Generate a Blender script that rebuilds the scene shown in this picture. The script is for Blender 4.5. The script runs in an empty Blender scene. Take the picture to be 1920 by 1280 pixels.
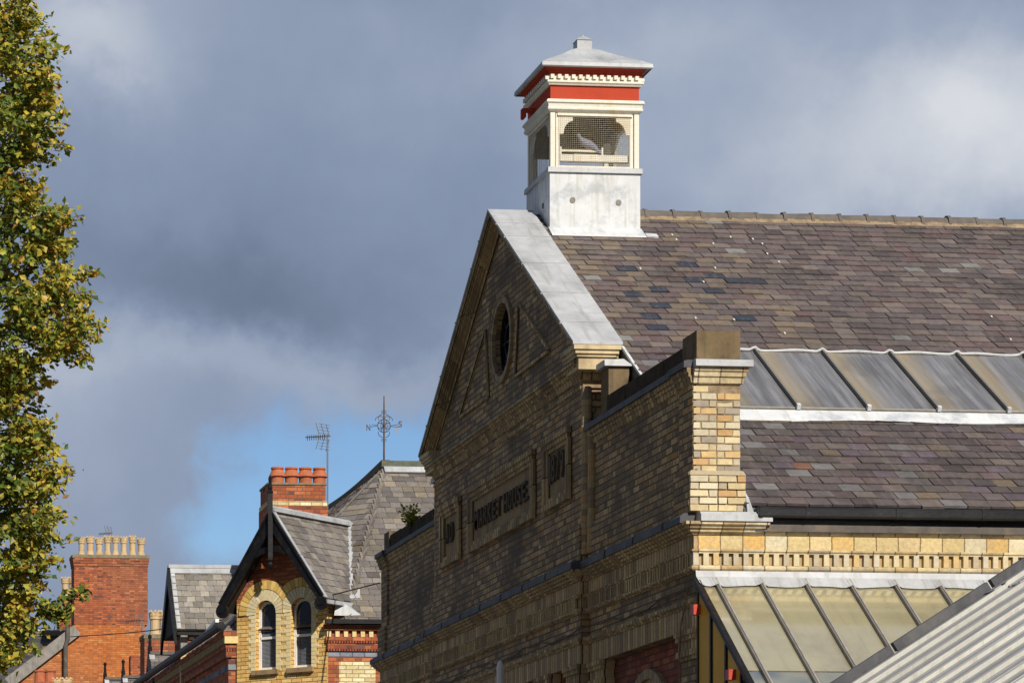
import bpy, bmesh, math, random
from mathutils import Vector
from mathutils.geometry import tessellate_polygon
R = math.radians
rnd = random.Random(7)
S = bpy.context.scene
COL = S.collection

# ------------------------------------------------------------------ camera
# the eye stands on the pavement; x runs along the market's sunlit side wall, y along its street front
FPX, CPX, HPY = 5800.0, 73.0, 1781.0          # photo calibration (pixels of the 1920 px wide photograph)
PHI = math.atan(551 / FPX)
EYE = (-9.58, -30.53, 1.6)
cam = bpy.data.cameras.new('camera')
cam.sensor_width = 36.0
cam.lens = FPX / 1920 * 36.0
cam.shift_x = (960 - CPX) / 1920
cam.shift_y = (HPY - 640) / 1920
cam.clip_start = 0.5
cam.clip_end = 6000
camo = bpy.data.objects.new('camera', cam)
COL.objects.link(camo)
camo.location = EYE
camo.rotation_euler = (R(90), 0, -PHI)
S.camera = camo
def at(px, py, X=None, Y=None, D=None):
    """world point seen at a photo pixel on the plane x=X, y=Y or at depth D (used for surveying the place)"""
    a, b = (px - CPX) / FPX, (HPY - py) / FPX
    c, s = math.cos(PHI), math.sin(PHI)
    r = (s + a * c, c - a * s, b)
    t = (X - EYE[0]) / r[0] if X is not None else (Y - EYE[1]) / r[1] if Y is not None else D
    return Vector([EYE[i] + t * r[i] for i in range(3)])

# ------------------------------------------------------------------ light and exposure
SUN_EL, SUN_AZ = 36.0, 12.0       # azimuth measured from -y towards +x
sdir = Vector((math.cos(R(SUN_EL)) * math.sin(R(SUN_AZ)), -math.cos(R(SUN_EL)) * math.cos(R(SUN_AZ)), math.sin(R(SUN_EL))))
sun = bpy.data.lights.new('sun', 'SUN')
sun.energy = 4.9
sun.angle = R(0.5)
sun.color = (1.0, 0.93, 0.82)
suno = bpy.data.objects.new('sun', sun)
COL.objects.link(suno)
suno.rotation_euler = sdir.to_track_quat('Z', 'Y').to_euler()
S.view_settings.view_transform = 'Standard'
S.view_settings.look = 'None'
S.view_settings.exposure = 0.0
S.view_settings.gamma = 1.0
S.view_settings.use_curve_mapping = False

# ------------------------------------------------------------------ node helper
class NT:
    def __init__(s, tree): s.t = tree; s.n = tree.nodes; s.l = tree.links
    def node(s, typ, **kw):
        n = s.n.new(typ)
        for k, v in kw.items(): setattr(n, k, v)
        return n
    def put(s, sock, v):
        if isinstance(v, bpy.types.NodeSocket): s.l.new(v, sock)
        elif v is not None:
            if isinstance(v, (tuple, list)) and len(v) == 3 and sock.type == 'RGBA': v = (*v, 1)
            sock.default_value = v
    def m(s, op, a, b=None, c=None, clamp=False):
        n = s.node('ShaderNodeMath', operation=op, use_clamp=clamp)
        for i, v in enumerate((a, b, c)):
            if v is not None: s.put(n.inputs[i], v)
        return n.outputs[0]
    def vm(s, op, a, b=None):
        n = s.node('ShaderNodeVectorMath', operation=op)
        s.put(n.inputs[0], a)
        if b is not None: s.put(n.inputs[1], b)
        return n.outputs['Value'] if op in ('DOT_PRODUCT', 'LENGTH') else n.outputs[0]
    def mix(s, f, a, b, blend='MIX'):
        n = s.node('ShaderNodeMix', data_type='RGBA', blend_type=blend)
        s.put(n.inputs[0], f); s.put(n.inputs[6], a); s.put(n.inputs[7], b)
        return n.outputs[2]
    def ramp(s, f, stops, interp='LINEAR'):
        n = s.node('ShaderNodeValToRGB')
        cr = n.color_ramp; cr.interpolation = interp
        while len(cr.elements) < len(stops): cr.elements.new(0.5)
        for e, (p, c) in zip(cr.elements, stops):
            e.position = p; e.color = (*c, 1) if len(c) == 3 else c
        s.put(n.inputs[0], f)
        return n.outputs[0]
    def step(s, v, a, b, lo=0.0, hi=1.0):
        n = s.node('ShaderNodeMapRange', interpolation_type='SMOOTHSTEP')
        for k, x in zip(range(5), (v, a, b, lo, hi)): s.put(n.inputs[k], x)
        return n.outputs[0]
    def noise(s, vec, scale, detail=3, rough=0.55, col=False):
        n = s.node('ShaderNodeTexNoise')
        s.put(n.inputs['Vector'], vec); n.inputs['Scale'].default_value = scale
        n.inputs['Detail'].default_value = detail; n.inputs['Roughness'].default_value = rough
        return n.outputs['Color' if col else 'Fac']
    def xyz(s, a, b=0.0, c=0.0):
        n = s.node('ShaderNodeCombineXYZ')
        for i, v in enumerate((a, b, c)): s.put(n.inputs[i], v)
        return n.outputs[0]
    def sep(s, v):
        n = s.node('ShaderNodeSeparateXYZ'); s.put(n.inputs[0], v); return n.outputs

# ------------------------------------------------------------------ sky: sky texture behind broken rain cloud
W = bpy.data.worlds.new('World')
S.world = W
W.use_nodes = True
W.node_tree.nodes.clear()
w = NT(W.node_tree)
SKY_STRENGTH = 0.1
sky = w.node('ShaderNodeTexSky', sky_type='NISHITA', sun_disc=False)
sky.sun_elevation = R(SUN_EL)
sky.sun_rotation = math.atan2(sdir.x, sdir.y)
sky.air_density = 1.0; sky.dust_density = 0.6; sky.ozone_density = 1.5
gen = w.node('ShaderNodeTexCoord').outputs['Generated']
dx, dy, dz = w.sep(gen)
ysafe = w.m('MAXIMUM', dy, 0.06)
A = w.m('DIVIDE', dx, ysafe)
E_ = w.m('DIVIDE', dz, ysafe)
def skyuv(px, py):
    p = at(px, py, D=1.0); d = [p[i] - EYE[i] for i in range(3)]
    return d[0] / d[1], d[2] / d[1]
U1 = skyuv(1000, 640)[0] - skyuv(999, 640)[0]
V1 = skyuv(960, 639)[1] - skyuv(960, 640)[1]
nz = w.noise(gen, 9.0, 6, 0.55)
nz2 = w.noise(gen, 22.0, 5, 0.6)
nz3 = w.noise(w.vm('MULTIPLY', gen, (1, 1, 2.2)), 4.0, 4, 0.5)
wob = w.m('MULTIPLY', w.m('SUBTRACT', nz, 0.5), 0.10)
wob2 = w.m('MULTIPLY', w.m('SUBTRACT', w.noise(w.vm('ADD', gen, (3, 5, 1)), 11.0, 6, 0.6), 0.5), 0.10)
Aw = w.m('ADD', A, wob); Ew = w.m('ADD', E_, wob2)
def blob(px, py, sx, sy, amp):
    u0, v0 = skyuv(px, py)
    a = w.m('MULTIPLY', w.m('SUBTRACT', Aw, u0), 1 / (sx * U1))
    b = w.m('MULTIPLY', w.m('SUBTRACT', Ew, v0), 1 / (sy * V1))
    e = w.m('EXPONENT', w.m('MULTIPLY', w.m('ADD', w.m('MULTIPLY', a, a), w.m('MULTIPLY', b, b)), -1))
    return w.m('MULTIPLY', e, amp)
def total(items, base):
    acc = base
    for it in items: acc = w.m('ADD', acc, blob(*it))
    return acc
front = w.step(dy, 0.1, 0.5)
bright = total([(380, 560, 420, 120, -0.17), (760, 330, 420, 200, -0.03), (180, 60, 200, 130, 0.34),
                (480, 700, 460, 70, 0.16), (700, 660, 260, 60, 0.06), (120, 840, 300, 300, 0.07), (1840, 200, 280, 230, 0.40), (1250, 60, 400, 150, 0.10),
                (1500, 330, 250, 100, 0.07), (1050, 170, 220, 170, 0.03), (1650, 40, 170, 80, -0.06), (1600, 240, 480, 260, 0.10), (130, 760, 220, 120, 0.10), (1000, 20, 700, 90, 0.06)], 0.42)
bright = w.m('ADD', w.m('MULTIPLY', bright, front), w.m('MULTIPLY', w.m('SUBTRACT', 1.0, front), 0.02))  # unseen sky beside and behind the viewer darkened to lower the ambient light
bright = w.m('ADD', bright, w.m('MULTIPLY', w.m('SUBTRACT', nz2, 0.5), 0.17))
bright = w.m('ADD', bright, w.m('MULTIPLY', w.m('SUBTRACT', nz, 0.5), 0.24))
cloud = w.ramp(bright, [(0.0, (0.100, 0.128, 0.185)), (0.22, (0.148, 0.192, 0.285)), (0.42, (0.240, 0.300, 0.425)),
                        (0.62, (0.350, 0.410, 0.525)), (0.85, (0.60, 0.635, 0.70)), (1.0, (0.82, 0.83, 0.85))])
blue = total([(610, 975, 320, 155, 0.95), (740, 800, 180, 85, 0.48), (1000, 930, 300, 200, 0.8), (190, 1000, 110, 260, -1.1), (350, 800, 150, 110, -0.35), (380, 880, 60, 40, -0.25)], 0.0)
blue = w.m('ADD', w.m('MULTIPLY', blue, front), w.m('MULTIPLY', w.m('SUBTRACT', nz2, 0.5), 1.15))
bmask = w.step(blue, 0.22, 1.0)
cloud_s = w.vm('MULTIPLY', cloud, (1 / SKY_STRENGTH,) * 3)
skyc = w.vm('MULTIPLY', sky.outputs[0], (0.66, 0.82, 1.02))
bg = w.node('ShaderNodeBackground'); bg.inputs['Strength'].default_value = SKY_STRENGTH
w.l.new(w.mix(bmask, cloud_s, skyc), bg.inputs['Color'])
w.l.new(bg.outputs[0], w.node('ShaderNodeOutputWorld').inputs[0])

# ------------------------------------------------------------------ materials
def wall_uv(n):
    """metres along the wall (u) and up the face (v) from world position and face normal"""
    g = n.node('ShaderNodeNewGeometry')
    P, Nn = g.outputs['Position'], g.outputs['True Normal']
    t = n.vm('NORMALIZE', n.vm('CROSS_PRODUCT', (0.0013, 0.0007, 1.0), Nn))
    return n.vm('DOT_PRODUCT', P, t), n.vm('DOT_PRODUCT', P, n.vm('CROSS_PRODUCT', Nn, t)), P
def new_mat(name):
    mt = bpy.data.materials.new(name); mt.use_nodes = True
    n = NT(mt.node_tree); n.n.clear()
    out = n.node('ShaderNodeOutputMaterial'); b = n.node('ShaderNodeBsdfPrincipled')
    n.l.new(b.outputs[0], out.inputs[0])
    return mt, n, b, out
def fin(n, b, col, rough=0.8, bump=None, bstr=0.4, bdist=0.01, metal=0.0, spec=0.3):
    n.put(b.inputs['Base Color'], col); n.put(b.inputs['Roughness'], rough)
    n.put(b.inputs['Metallic'], metal); n.put(b.inputs['Specular IOR Level'], spec)
    if bump is not None:
        bp = n.node('ShaderNodeBump'); bp.inputs['Strength'].default_value = bstr; bp.inputs['Distance'].default_value = bdist
        n.put(bp.inputs['Height'], bump); n.l.new(bp.outputs[0], b.inputs['Normal'])
def brick(name, pal, bw=0.2275, bh=0.0735, bond='flemish', mcol=(0.25, 0.22, 0.17), mort=0.010, dirt=(0.05, 0.045, 0.04), damt=0.3, dscale=1.2, seed=0.0, bdist=0.012, streak=0.25):
    mt, n, b, _ = new_mat(name)
    u, v, P = wall_uv(n)
    wb = n.noise(P, 9.0, 2)
    u = n.m('ADD', u, n.m('MULTIPLY', n.m('SUBTRACT', wb, 0.5), 0.012))
    v = n.m('ADD', v, n.m('MULTIPLY', n.m('SUBTRACT', n.noise(P, 6.0, 2), 0.5), 0.010))
    rv = n.m('DIVIDE', v, bh); row = n.m('FLOOR', rv); fv = n.m('FRACT', rv)
    if bond == 'flemish':
        q = n.m('ADD', n.m('DIVIDE', u, 1.5 * bw), n.m('MULTIPLY', n.m('FLOORED_MODULO', row, 2.0), 0.5))
        p = n.m('FRACT', q)
        cell = n.m('ADD', n.m('MULTIPLY', n.m('FLOOR', q), 2.0), n.m('GREATER_THAN', p, 0.6667))
        d = n.m('MULTIPLY', n.m('MINIMUM', n.m('MINIMUM', p, n.m('ABSOLUTE', n.m('SUBTRACT', p, 0.6667))), n.m('SUBTRACT', 1.0, p)), 1.5 * bw)
    else:
        off = 0.5 if bond == 'stretcher' else 0.0
        q = n.m('ADD', n.m('DIVIDE', u, bw), n.m('MULTIPLY', n.m('FLOORED_MODULO', row, 2.0), off))
        p = n.m('FRACT', q); cell = n.m('FLOOR', q)
        d = n.m('MULTIPLY', n.m('MINIMUM', p, n.m('SUBTRACT', 1.0, p)), bw)
    dv = n.m('MULTIPLY', n.m('MINIMUM', fv, n.m('SUBTRACT', 1.0, fv)), bh)
    dist = n.m('MINIMUM', d, dv)
    fine = n.noise(P, 60.0, 3)
    dist = n.m('ADD', dist, n.m('MULTIPLY', n.m('SUBTRACT', fine, 0.5), 0.008))
    mask = n.step(dist, mort * 0.35, mort * 0.5 + 0.005)
    wn = n.node('ShaderNodeTexWhiteNoise', noise_dimensions='3D')
    n.put(wn.inputs['Vector'], n.xyz(cell, row, seed))
    col = n.ramp(wn.outputs['Value'], pal, 'CONSTANT')
    wn2 = n.node('ShaderNodeTexWhiteNoise', noise_dimensions='3D')
    n.put(wn2.inputs['Vector'], n.xyz(cell, row, seed + 7.3))
    col = n.mix(1.0, col, n.ramp(wn2.outputs['Value'], [(0, (0.80,) * 3), (1, (1.16,) * 3)]), 'MULTIPLY')
    big = n.noise(P, dscale, 5, 0.6)
    col = n.mix(1.0, col, n.ramp(n.noise(P, 25.0, 4, 0.6), [(0.3, (0.78,) * 3), (0.7, (1.16,) * 3)]), 'MULTIPLY')
    col = n.mix(mask, n.mix(1.0, mcol, n.ramp(fine, [(0.3, (0.7,) * 3), (0.7, (1.2,) * 3)]), 'MULTIPLY'), col)
    col = n.mix(n.m('MULTIPLY', n.step(big, 0.45, 0.72), damt), col, dirt)
    su = n.noise(n.xyz(n.m('MULTIPLY', u, 7.0), n.m('MULTIPLY', v, 0.7), 3.0), 1.0, 4, 0.6)
    col = n.mix(n.m('MULTIPLY', n.step(su, 0.52, 0.75), streak), col, dirt)
    h = n.m('ADD', mask, n.m('MULTIPLY', n.noise(P, 40.0, 4), 0.5))
    fin(n, b, col, 0.88, h, 0.55, bdist, spec=0.2)
    return mt
def plain(name, col, rough=0.7, var=0.25, scale=6.0, dirt=None, damt=0.3, dscale=2.0, metal=0.0, spec=0.35, bump=0.006, streak=0.0, tint=False, streak_col=None):
    mt, n, b, _ = new_mat(name)
    u, v, P = wall_uv(n)
    c = n.mix(1.0, col, n.ramp(n.noise(P, scale, 5, 0.6), [(0.25, (1 - var,) * 3), (0.75, (1 + var,) * 3)]), 'MULTIPLY')
    if tint:
        a = n.node('ShaderNodeVertexColor', layer_name='tint')
        c = n.mix(1.0, c, a.outputs[0], 'MULTIPLY')
    if dirt: c = n.mix(n.m('MULTIPLY', n.step(n.noise(P, dscale, 6, 0.65), 0.48, 0.68), damt), c, dirt)
    if streak:
        su = n.noise(n.xyz(n.m('MULTIPLY', u, 14.0), n.m('MULTIPLY', v, 1.1), 1.7), 1.0, 5, 0.62)
        c = n.mix(n.m('MULTIPLY', n.step(su, 0.5, 0.72), streak), c, streak_col or dirt or (0.05, 0.05, 0.05))
    fin(n, b, c, rough, n.noise(P, scale * 5, 4), 0.5, bump, metal, spec)
    return mt
K = {}
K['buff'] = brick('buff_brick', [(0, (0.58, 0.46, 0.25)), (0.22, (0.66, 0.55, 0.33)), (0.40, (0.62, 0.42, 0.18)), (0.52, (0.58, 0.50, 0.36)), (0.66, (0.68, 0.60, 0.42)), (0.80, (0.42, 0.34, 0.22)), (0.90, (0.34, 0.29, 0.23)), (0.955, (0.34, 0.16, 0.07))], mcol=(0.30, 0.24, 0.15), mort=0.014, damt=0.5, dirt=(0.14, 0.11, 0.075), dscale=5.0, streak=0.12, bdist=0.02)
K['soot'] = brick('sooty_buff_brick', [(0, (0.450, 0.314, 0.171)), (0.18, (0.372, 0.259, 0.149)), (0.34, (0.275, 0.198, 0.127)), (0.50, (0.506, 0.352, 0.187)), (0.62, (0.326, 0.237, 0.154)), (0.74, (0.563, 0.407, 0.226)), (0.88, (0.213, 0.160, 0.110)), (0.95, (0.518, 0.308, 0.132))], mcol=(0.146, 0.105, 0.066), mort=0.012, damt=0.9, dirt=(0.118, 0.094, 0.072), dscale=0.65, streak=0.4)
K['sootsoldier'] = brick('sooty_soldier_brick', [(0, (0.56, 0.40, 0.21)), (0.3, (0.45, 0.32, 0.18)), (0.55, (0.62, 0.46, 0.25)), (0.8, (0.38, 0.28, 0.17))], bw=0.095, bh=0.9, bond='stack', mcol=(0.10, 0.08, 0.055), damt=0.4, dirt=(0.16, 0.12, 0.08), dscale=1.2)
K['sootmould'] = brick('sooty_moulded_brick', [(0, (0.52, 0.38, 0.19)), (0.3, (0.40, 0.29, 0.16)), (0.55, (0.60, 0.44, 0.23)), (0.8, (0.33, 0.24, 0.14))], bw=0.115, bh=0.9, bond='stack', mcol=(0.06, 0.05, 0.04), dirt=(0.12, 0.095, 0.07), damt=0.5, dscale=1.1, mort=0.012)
K['buffmould'] = brick('buff_moulded_brick', [(0, (0.60, 0.49, 0.29)), (0.3, (0.68, 0.57, 0.36)), (0.55, (0.60, 0.44, 0.22)), (0.72, (0.46, 0.39, 0.28)), (0.85, (0.66, 0.58, 0.42))], bw=0.2275, bh=3.0, bond='stack', mcol=(0.20, 0.15, 0.09), damt=0.5, dirt=(0.16, 0.13, 0.10), dscale=3.0, streak=0.2, mort=0.008)
K['frieze'] = brick('yellow_terracotta_blocks', [(0, (0.70, 0.55, 0.28)), (0.22, (0.74, 0.50, 0.20)), (0.42, (0.66, 0.58, 0.40)), (0.60, (0.76, 0.60, 0.32)), (0.78, (0.62, 0.55, 0.42)), (0.9, (0.72, 0.46, 0.17))], bw=0.232, bh=5.0, bond='stack', mcol=(0.22, 0.15, 0.07), damt=0.35, dirt=(0.34, 0.29, 0.21), dscale=3.5, streak=0.15, mort=0.007)
RED = [(0, (0.44, 0.13, 0.055)), (0.25, (0.37, 0.10, 0.045)), (0.48, (0.49, 0.165, 0.07)), (0.66, (0.40, 0.12, 0.05)), (0.82, (0.28, 0.085, 0.05)), (0.94, (0.17, 0.07, 0.055))]
K['red'] = brick('red_brick', RED, mcol=(0.17, 0.11, 0.08), damt=0.3, dirt=(0.16, 0.06, 0.04), dscale=1.5, streak=0.15)
K['orange'] = brick('orange_brick', [(0, (0.53, 0.17, 0.048)), (0.3, (0.49, 0.15, 0.042)), (0.55, (0.56, 0.19, 0.055)), (0.78, (0.46, 0.14, 0.042)), (0.95, (0.58, 0.27, 0.10))], mcol=(0.26, 0.15, 0.09), damt=0.3, dirt=(0.28, 0.10, 0.05), dscale=0.8)
K['redshade'] = brick('dull_red_brick', [(0, (0.34, 0.095, 0.055)), (0.4, (0.27, 0.08, 0.05)), (0.75, (0.40, 0.135, 0.075))], mcol=(0.10, 0.075, 0.06), damt=0.4)
K['yellow'] = brick('yellow_glazed_brick', [(0, (0.86, 0.54, 0.17)), (0.3, (0.80, 0.48, 0.15)), (0.55, (0.90, 0.62, 0.25)), (0.8, (0.74, 0.44, 0.15))], bw=0.2275, bh=0.0745, bond='stretcher', mcol=(0.28, 0.20, 0.08), damt=0.2, dirt=(0.40, 0.29, 0.11))
K['paleyellow'] = brick('pale_yellow_brick', [(0, (0.74, 0.62, 0.34)), (0.5, (0.78, 0.68, 0.42)), (0.8, (0.70, 0.56, 0.28))], bond='stretcher', mcol=(0.36, 0.28, 0.15), damt=0.1)
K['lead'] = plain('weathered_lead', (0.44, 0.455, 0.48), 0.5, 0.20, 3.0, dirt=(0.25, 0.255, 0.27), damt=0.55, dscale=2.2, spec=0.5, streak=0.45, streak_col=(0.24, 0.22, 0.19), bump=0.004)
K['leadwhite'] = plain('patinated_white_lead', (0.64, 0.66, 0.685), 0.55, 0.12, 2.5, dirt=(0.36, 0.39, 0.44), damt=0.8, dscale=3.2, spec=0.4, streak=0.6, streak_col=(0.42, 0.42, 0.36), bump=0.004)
K['leaddark'] = plain('dark_lead', (0.085, 0.085, 0.095), 0.6, 0.35, 5.0, dirt=(0.16, 0.155, 0.15), damt=0.6, spec=0.15, streak=0.3)  # much darker tone of lead than the others
K['stone'] = plain('mossy_black_stone', (0.17, 0.12, 0.065), 0.9, 0.35, 5.0, dirt=(0.05, 0.042, 0.028), damt=0.8, dscale=3.0, streak=0.5, streak_col=(0.06, 0.055, 0.03))
K['sootshade'] = plain('soot_shade_coping', (0.060, 0.047, 0.034), 0.95, 0.4, 5.0, dirt=(0.11, 0.085, 0.05), damt=0.4, dscale=4.0, spec=0.1)  # sooty stone darkened further to put the shade side's black into its colour
K['stonepale'] = plain('stained_sandstone', (0.32, 0.225, 0.12), 0.9, 0.2, 4.0, dirt=(0.14, 0.10, 0.065), damt=0.7, dscale=1.5, streak=0.5)
K['buffstone'] = plain('weathered_buff_terracotta', (0.60, 0.48, 0.29), 0.85, 0.2, 4.0, dirt=(0.24, 0.17, 0.10), damt=0.6, dscale=3.0, streak=0.3)
K['letter'] = plain('blackened_stone_letter', (0.10, 0.075, 0.05), 0.9, 0.3, 8.0)
K['slate'] = plain('roof_slate', (0.86, 0.89, 0.92), 0.58, 0.24, 14.0, dirt=(0.050, 0.045, 0.043), damt=0.62, dscale=0.75, spec=0.3, tint=True, bump=0.006, streak=0.42, streak_col=(0.19, 0.165, 0.14))
K['slategrey'] = plain('grey_roof_slate', (0.90, 0.90, 0.90), 0.6, 0.2, 14.0, dirt=(0.10, 0.085, 0.06), damt=0.5, dscale=1.4, spec=0.3, tint=True, bump=0.004)
K['under'] = plain('roof_underlay', (0.035, 0.03, 0.028), 0.9)
K['ridge'] = plain('weathered_ridge_clay', (0.13, 0.115, 0.105), 0.85, 0.3, 6.0, dirt=(0.22, 0.17, 0.11), damt=0.35, dscale=5.0)
K['mortar'] = plain('tan_bedding_mortar', (0.29, 0.215, 0.135), 0.95, 0.45, 10.0, dirt=(0.12, 0.09, 0.065), damt=0.6, dscale=7.0, bump=0.02)
K['cream'] = plain('cream_paint', (0.76, 0.735, 0.64), 0.6, 0.08, 5.0, dirt=(0.56, 0.45, 0.27), damt=0.45, dscale=5.0, streak=0.28, streak_col=(0.5, 0.36, 0.14))
K['redpaint'] = plain('red_paint', (0.47, 0.066, 0.034), 0.75, 0.10, 4.0, spec=0.08, dirt=(0.36, 0.07, 0.045), damt=0.5, dscale=4.0, streak=0.3, streak_col=(0.33, 0.06, 0.04))
K['wire'] = plain('galvanised_wire', (0.50, 0.45, 0.34), 0.5, 0.2, 9.0, dirt=(0.48, 0.30, 0.08), damt=0.6, dscale=5.0, metal=0.4)
K['bluegrey'] = plain('blue_grey_feathers', (0.19, 0.215, 0.32), 0.7, 0.3, 20.0)
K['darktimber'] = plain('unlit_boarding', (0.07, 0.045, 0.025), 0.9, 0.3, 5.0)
K['black'] = plain('black_paint', (0.008, 0.008, 0.010), 0.5, 0.3, 8.0, spec=0.25, dirt=(0.07, 0.065, 0.06), damt=0.18, dscale=7.0)
K['plastic'] = plain('black_plastic', (0.016, 0.016, 0.018), 0.3, 0.2, 4.0, spec=0.5, dirt=(0.05, 0.05, 0.05), damt=0.3)
K['fascia'] = plain('grey_timber_fascia', (0.10, 0.088, 0.08), 0.7, 0.3, 5.0, dirt=(0.24, 0.18, 0.12), damt=0.5, dscale=4.0)
K['iron'] = plain('rusty_iron', (0.09, 0.065, 0.05), 0.75, 0.4, 14.0, dirt=(0.24, 0.11, 0.05), damt=0.5, dscale=9.0)
K['alu'] = plain('aluminium', (0.42, 0.42, 0.42), 0.4, 0.1, 5.0, metal=0.7)
K['bar'] = plain('grey_glazing_bar', (0.16, 0.15, 0.14), 0.5, 0.2, 8.0)
K['palebar'] = plain('weathered_timber_bar', (0.30, 0.28, 0.25), 0.7, 0.25, 9.0)
K['white'] = plain('white_paint', (0.78, 0.78, 0.76), 0.45, 0.06, 6.0)
K['pot'] = plain('terracotta_pot', (0.46, 0.14, 0.065), 0.8, 0.2, 7.0, dirt=(0.24, 0.09, 0.05), damt=0.4, dscale=4.0, streak=0.2)
K['buffpot'] = plain('buff_fireclay_pot', (0.58, 0.43, 0.24), 0.8, 0.2, 5.0, dirt=(0.22, 0.16, 0.10), damt=0.5, dscale=2.5, streak=0.4)
K['flaunch'] = plain('lichened_flaunching', (0.22, 0.19, 0.13), 0.95, 0.4, 6.0)
K['ridgestone'] = plain('lichened_ridge_stone', (0.115, 0.125, 0.095), 0.9, 0.35, 6.0)
K['timber'] = plain('silvered_timber', (0.26, 0.24, 0.22), 0.85, 0.25, 5.0, streak=0.5, streak_col=(0.10, 0.09, 0.08))
K['tintmat'] = plain('tinted_brick', (0.95, 0.95, 0.95), 0.8, 0.15, 20.0, tint=True)
K['rope'] = brick('moulded_rope_brick', [(0, (0.40, 0.11, 0.05)), (0.5, (0.30, 0.08, 0.04))], bw=0.05, bh=0.5, bond='stack', mcol=(0.06, 0.02, 0.015), mort=0.02)
K['bluebrick'] = brick('blue_grey_brick', [(0, (0.20, 0.22, 0.27)), (0.5, (0.28, 0.30, 0.34)), (0.8, (0.14, 0.15, 0.2))], bw=0.2275, bh=3.0, bond='stack', mcol=(0.1, 0.09, 0.08))
K['asphalt'] = plain('asphalt', (0.05, 0.05, 0.052), 0.9, 0.2, 3.0)
K['paving'] = brick('paving_slabs', [(0, (0.26, 0.24, 0.22)), (0.5, (0.30, 0.28, 0.25))], bw=0.6, bh=0.4, bond='stretcher')
K['grass'] = plain('rough_ground', (0.10, 0.10, 0.075), 0.95, 0.3, 0.4)
K['bark'] = plain('grey_bark', (0.10, 0.085, 0.07), 0.95, 0.35, 9.0, bump=0.02)
K['redlamp'] = plain('red_bracket_paint', (0.55, 0.07, 0.04), 0.45)
def glass(name, col, rough, spec=0.6):
    mt, n, b, _ = new_mat(name); u, v, P = wall_uv(n)
    c = n.mix(1.0, col, n.ramp(n.noise(P, 2.5, 3), [(0.3, (0.8,) * 3), (0.7, (1.2,) * 3)]), 'MULTIPLY')
    fin(n, b, c, rough, n.noise(P, 1.8, 2), 0.15, 0.01, spec=spec)
    return mt
K['glass'] = glass('dark_window_glass', (0.012, 0.014, 0.018), 0.06)
def frosted(low=False):
    mt, n, b, out = new_mat('obscured_canopy_glass'); u, v, P = wall_uv(n)
    c = n.ramp(n.noise(P, 1.1, 4, 0.6), [(0.3, (0.58, 0.535, 0.35)), (0.7, (0.72, 0.665, 0.46))])
    if low: c = n.ramp(n.noise(P, 1.4, 3, 0.5), [(0.35, (0.16, 0.20, 0.27)), (0.5, (0.42, 0.43, 0.36)), (0.65, (0.34, 0.24, 0.26))])
    else: c = n.mix(n.m('MULTIPLY', n.step(n.noise(P, 0.9, 5, 0.6), 0.46, 0.70), 0.6), c, (0.30, 0.20, 0.14))
    fin(n, b, c, 0.10, n.noise(P, 60.0, 3), 0.10, 0.003, spec=0.9)
    b.inputs['IOR'].default_value = 1.6
    sg = n.noise(n.xyz(n.m('MULTIPLY', u, 10.0), n.m('MULTIPLY', v, 0.7), 2.0), 1.0, 5, 0.65)
    c = n.mix(n.m('MULTIPLY', n.step(sg, 0.48, 0.72), 0.5), c, (0.36, 0.36, 0.27)); n.put(b.inputs['Base Color'], c)
    b.inputs['Specular IOR Level'].default_value = 0.1
    tr = n.node('ShaderNodeBsdfTranslucent'); n.put(tr.inputs[0], (0.80, 0.76, 0.56, 1))
    tp = n.node('ShaderNodeBsdfTransparent'); n.put(tp.inputs[0], (0.88, 0.88, 0.80, 1))
    gl = n.node('ShaderNodeBsdfGlossy'); gl.inputs['Roughness'].default_value = 0.075; n.put(gl.inputs[0], (1, 1, 1, 1))
    g2 = n.node('ShaderNodeNewGeometry'); cc = n.m('ABSOLUTE', n.vm('DOT_PRODUCT', g2.outputs['Incoming'], g2.outputs['True Normal']))
    fr = n.m('ADD', 0.15, n.m('MULTIPLY', n.m('POWER', n.m('SUBTRACT', 1.0, cc), 4.0), 0.9))
    m1 = n.node('ShaderNodeMixShader'); m1.inputs[0].default_value = 0.35
    m2 = n.node('ShaderNodeMixShader'); m2.inputs[0].default_value = 0.36
    m3 = n.node('ShaderNodeMixShader'); n.put(m3.inputs[0], fr)
    n.l.new(b.outputs[0], m1.inputs[1]); n.l.new(tr.outputs[0], m1.inputs[2])
    n.l.new(m1.outputs[0], m2.inputs[1]); n.l.new(tp.outputs[0], m2.inputs[2])
    n.l.new(m2.outputs[0], m3.inputs[1]); n.l.new(gl.outputs[0], m3.inputs[2]); n.l.new(m3.outputs[0], out.inputs[0])
    return mt
K['frosted'] = frosted(); K['lowerglass'] = frosted(True)
def amber():
    mt, n, b, out = new_mat('amber_side_glass'); u, v, P = wall_uv(n)
    fin(n, b, n.ramp(n.noise(P, 1.5, 4), [(0.3, (0.50, 0.38, 0.10)), (0.7, (0.68, 0.55, 0.20))]), 0.25, None, spec=0.15)
    tr = n.node('ShaderNodeBsdfTranslucent'); n.put(tr.inputs[0], (0.90, 0.74, 0.30, 1))
    m1 = n.node('ShaderNodeMixShader'); m1.inputs[0].default_value = 0.75
    n.l.new(b.outputs[0], m1.inputs[1]); n.l.new(tr.outputs[0], m1.inputs[2]); n.l.new(m1.outputs[0], out.inputs[0])
    return mt
K['sideglass'] = amber()
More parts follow.
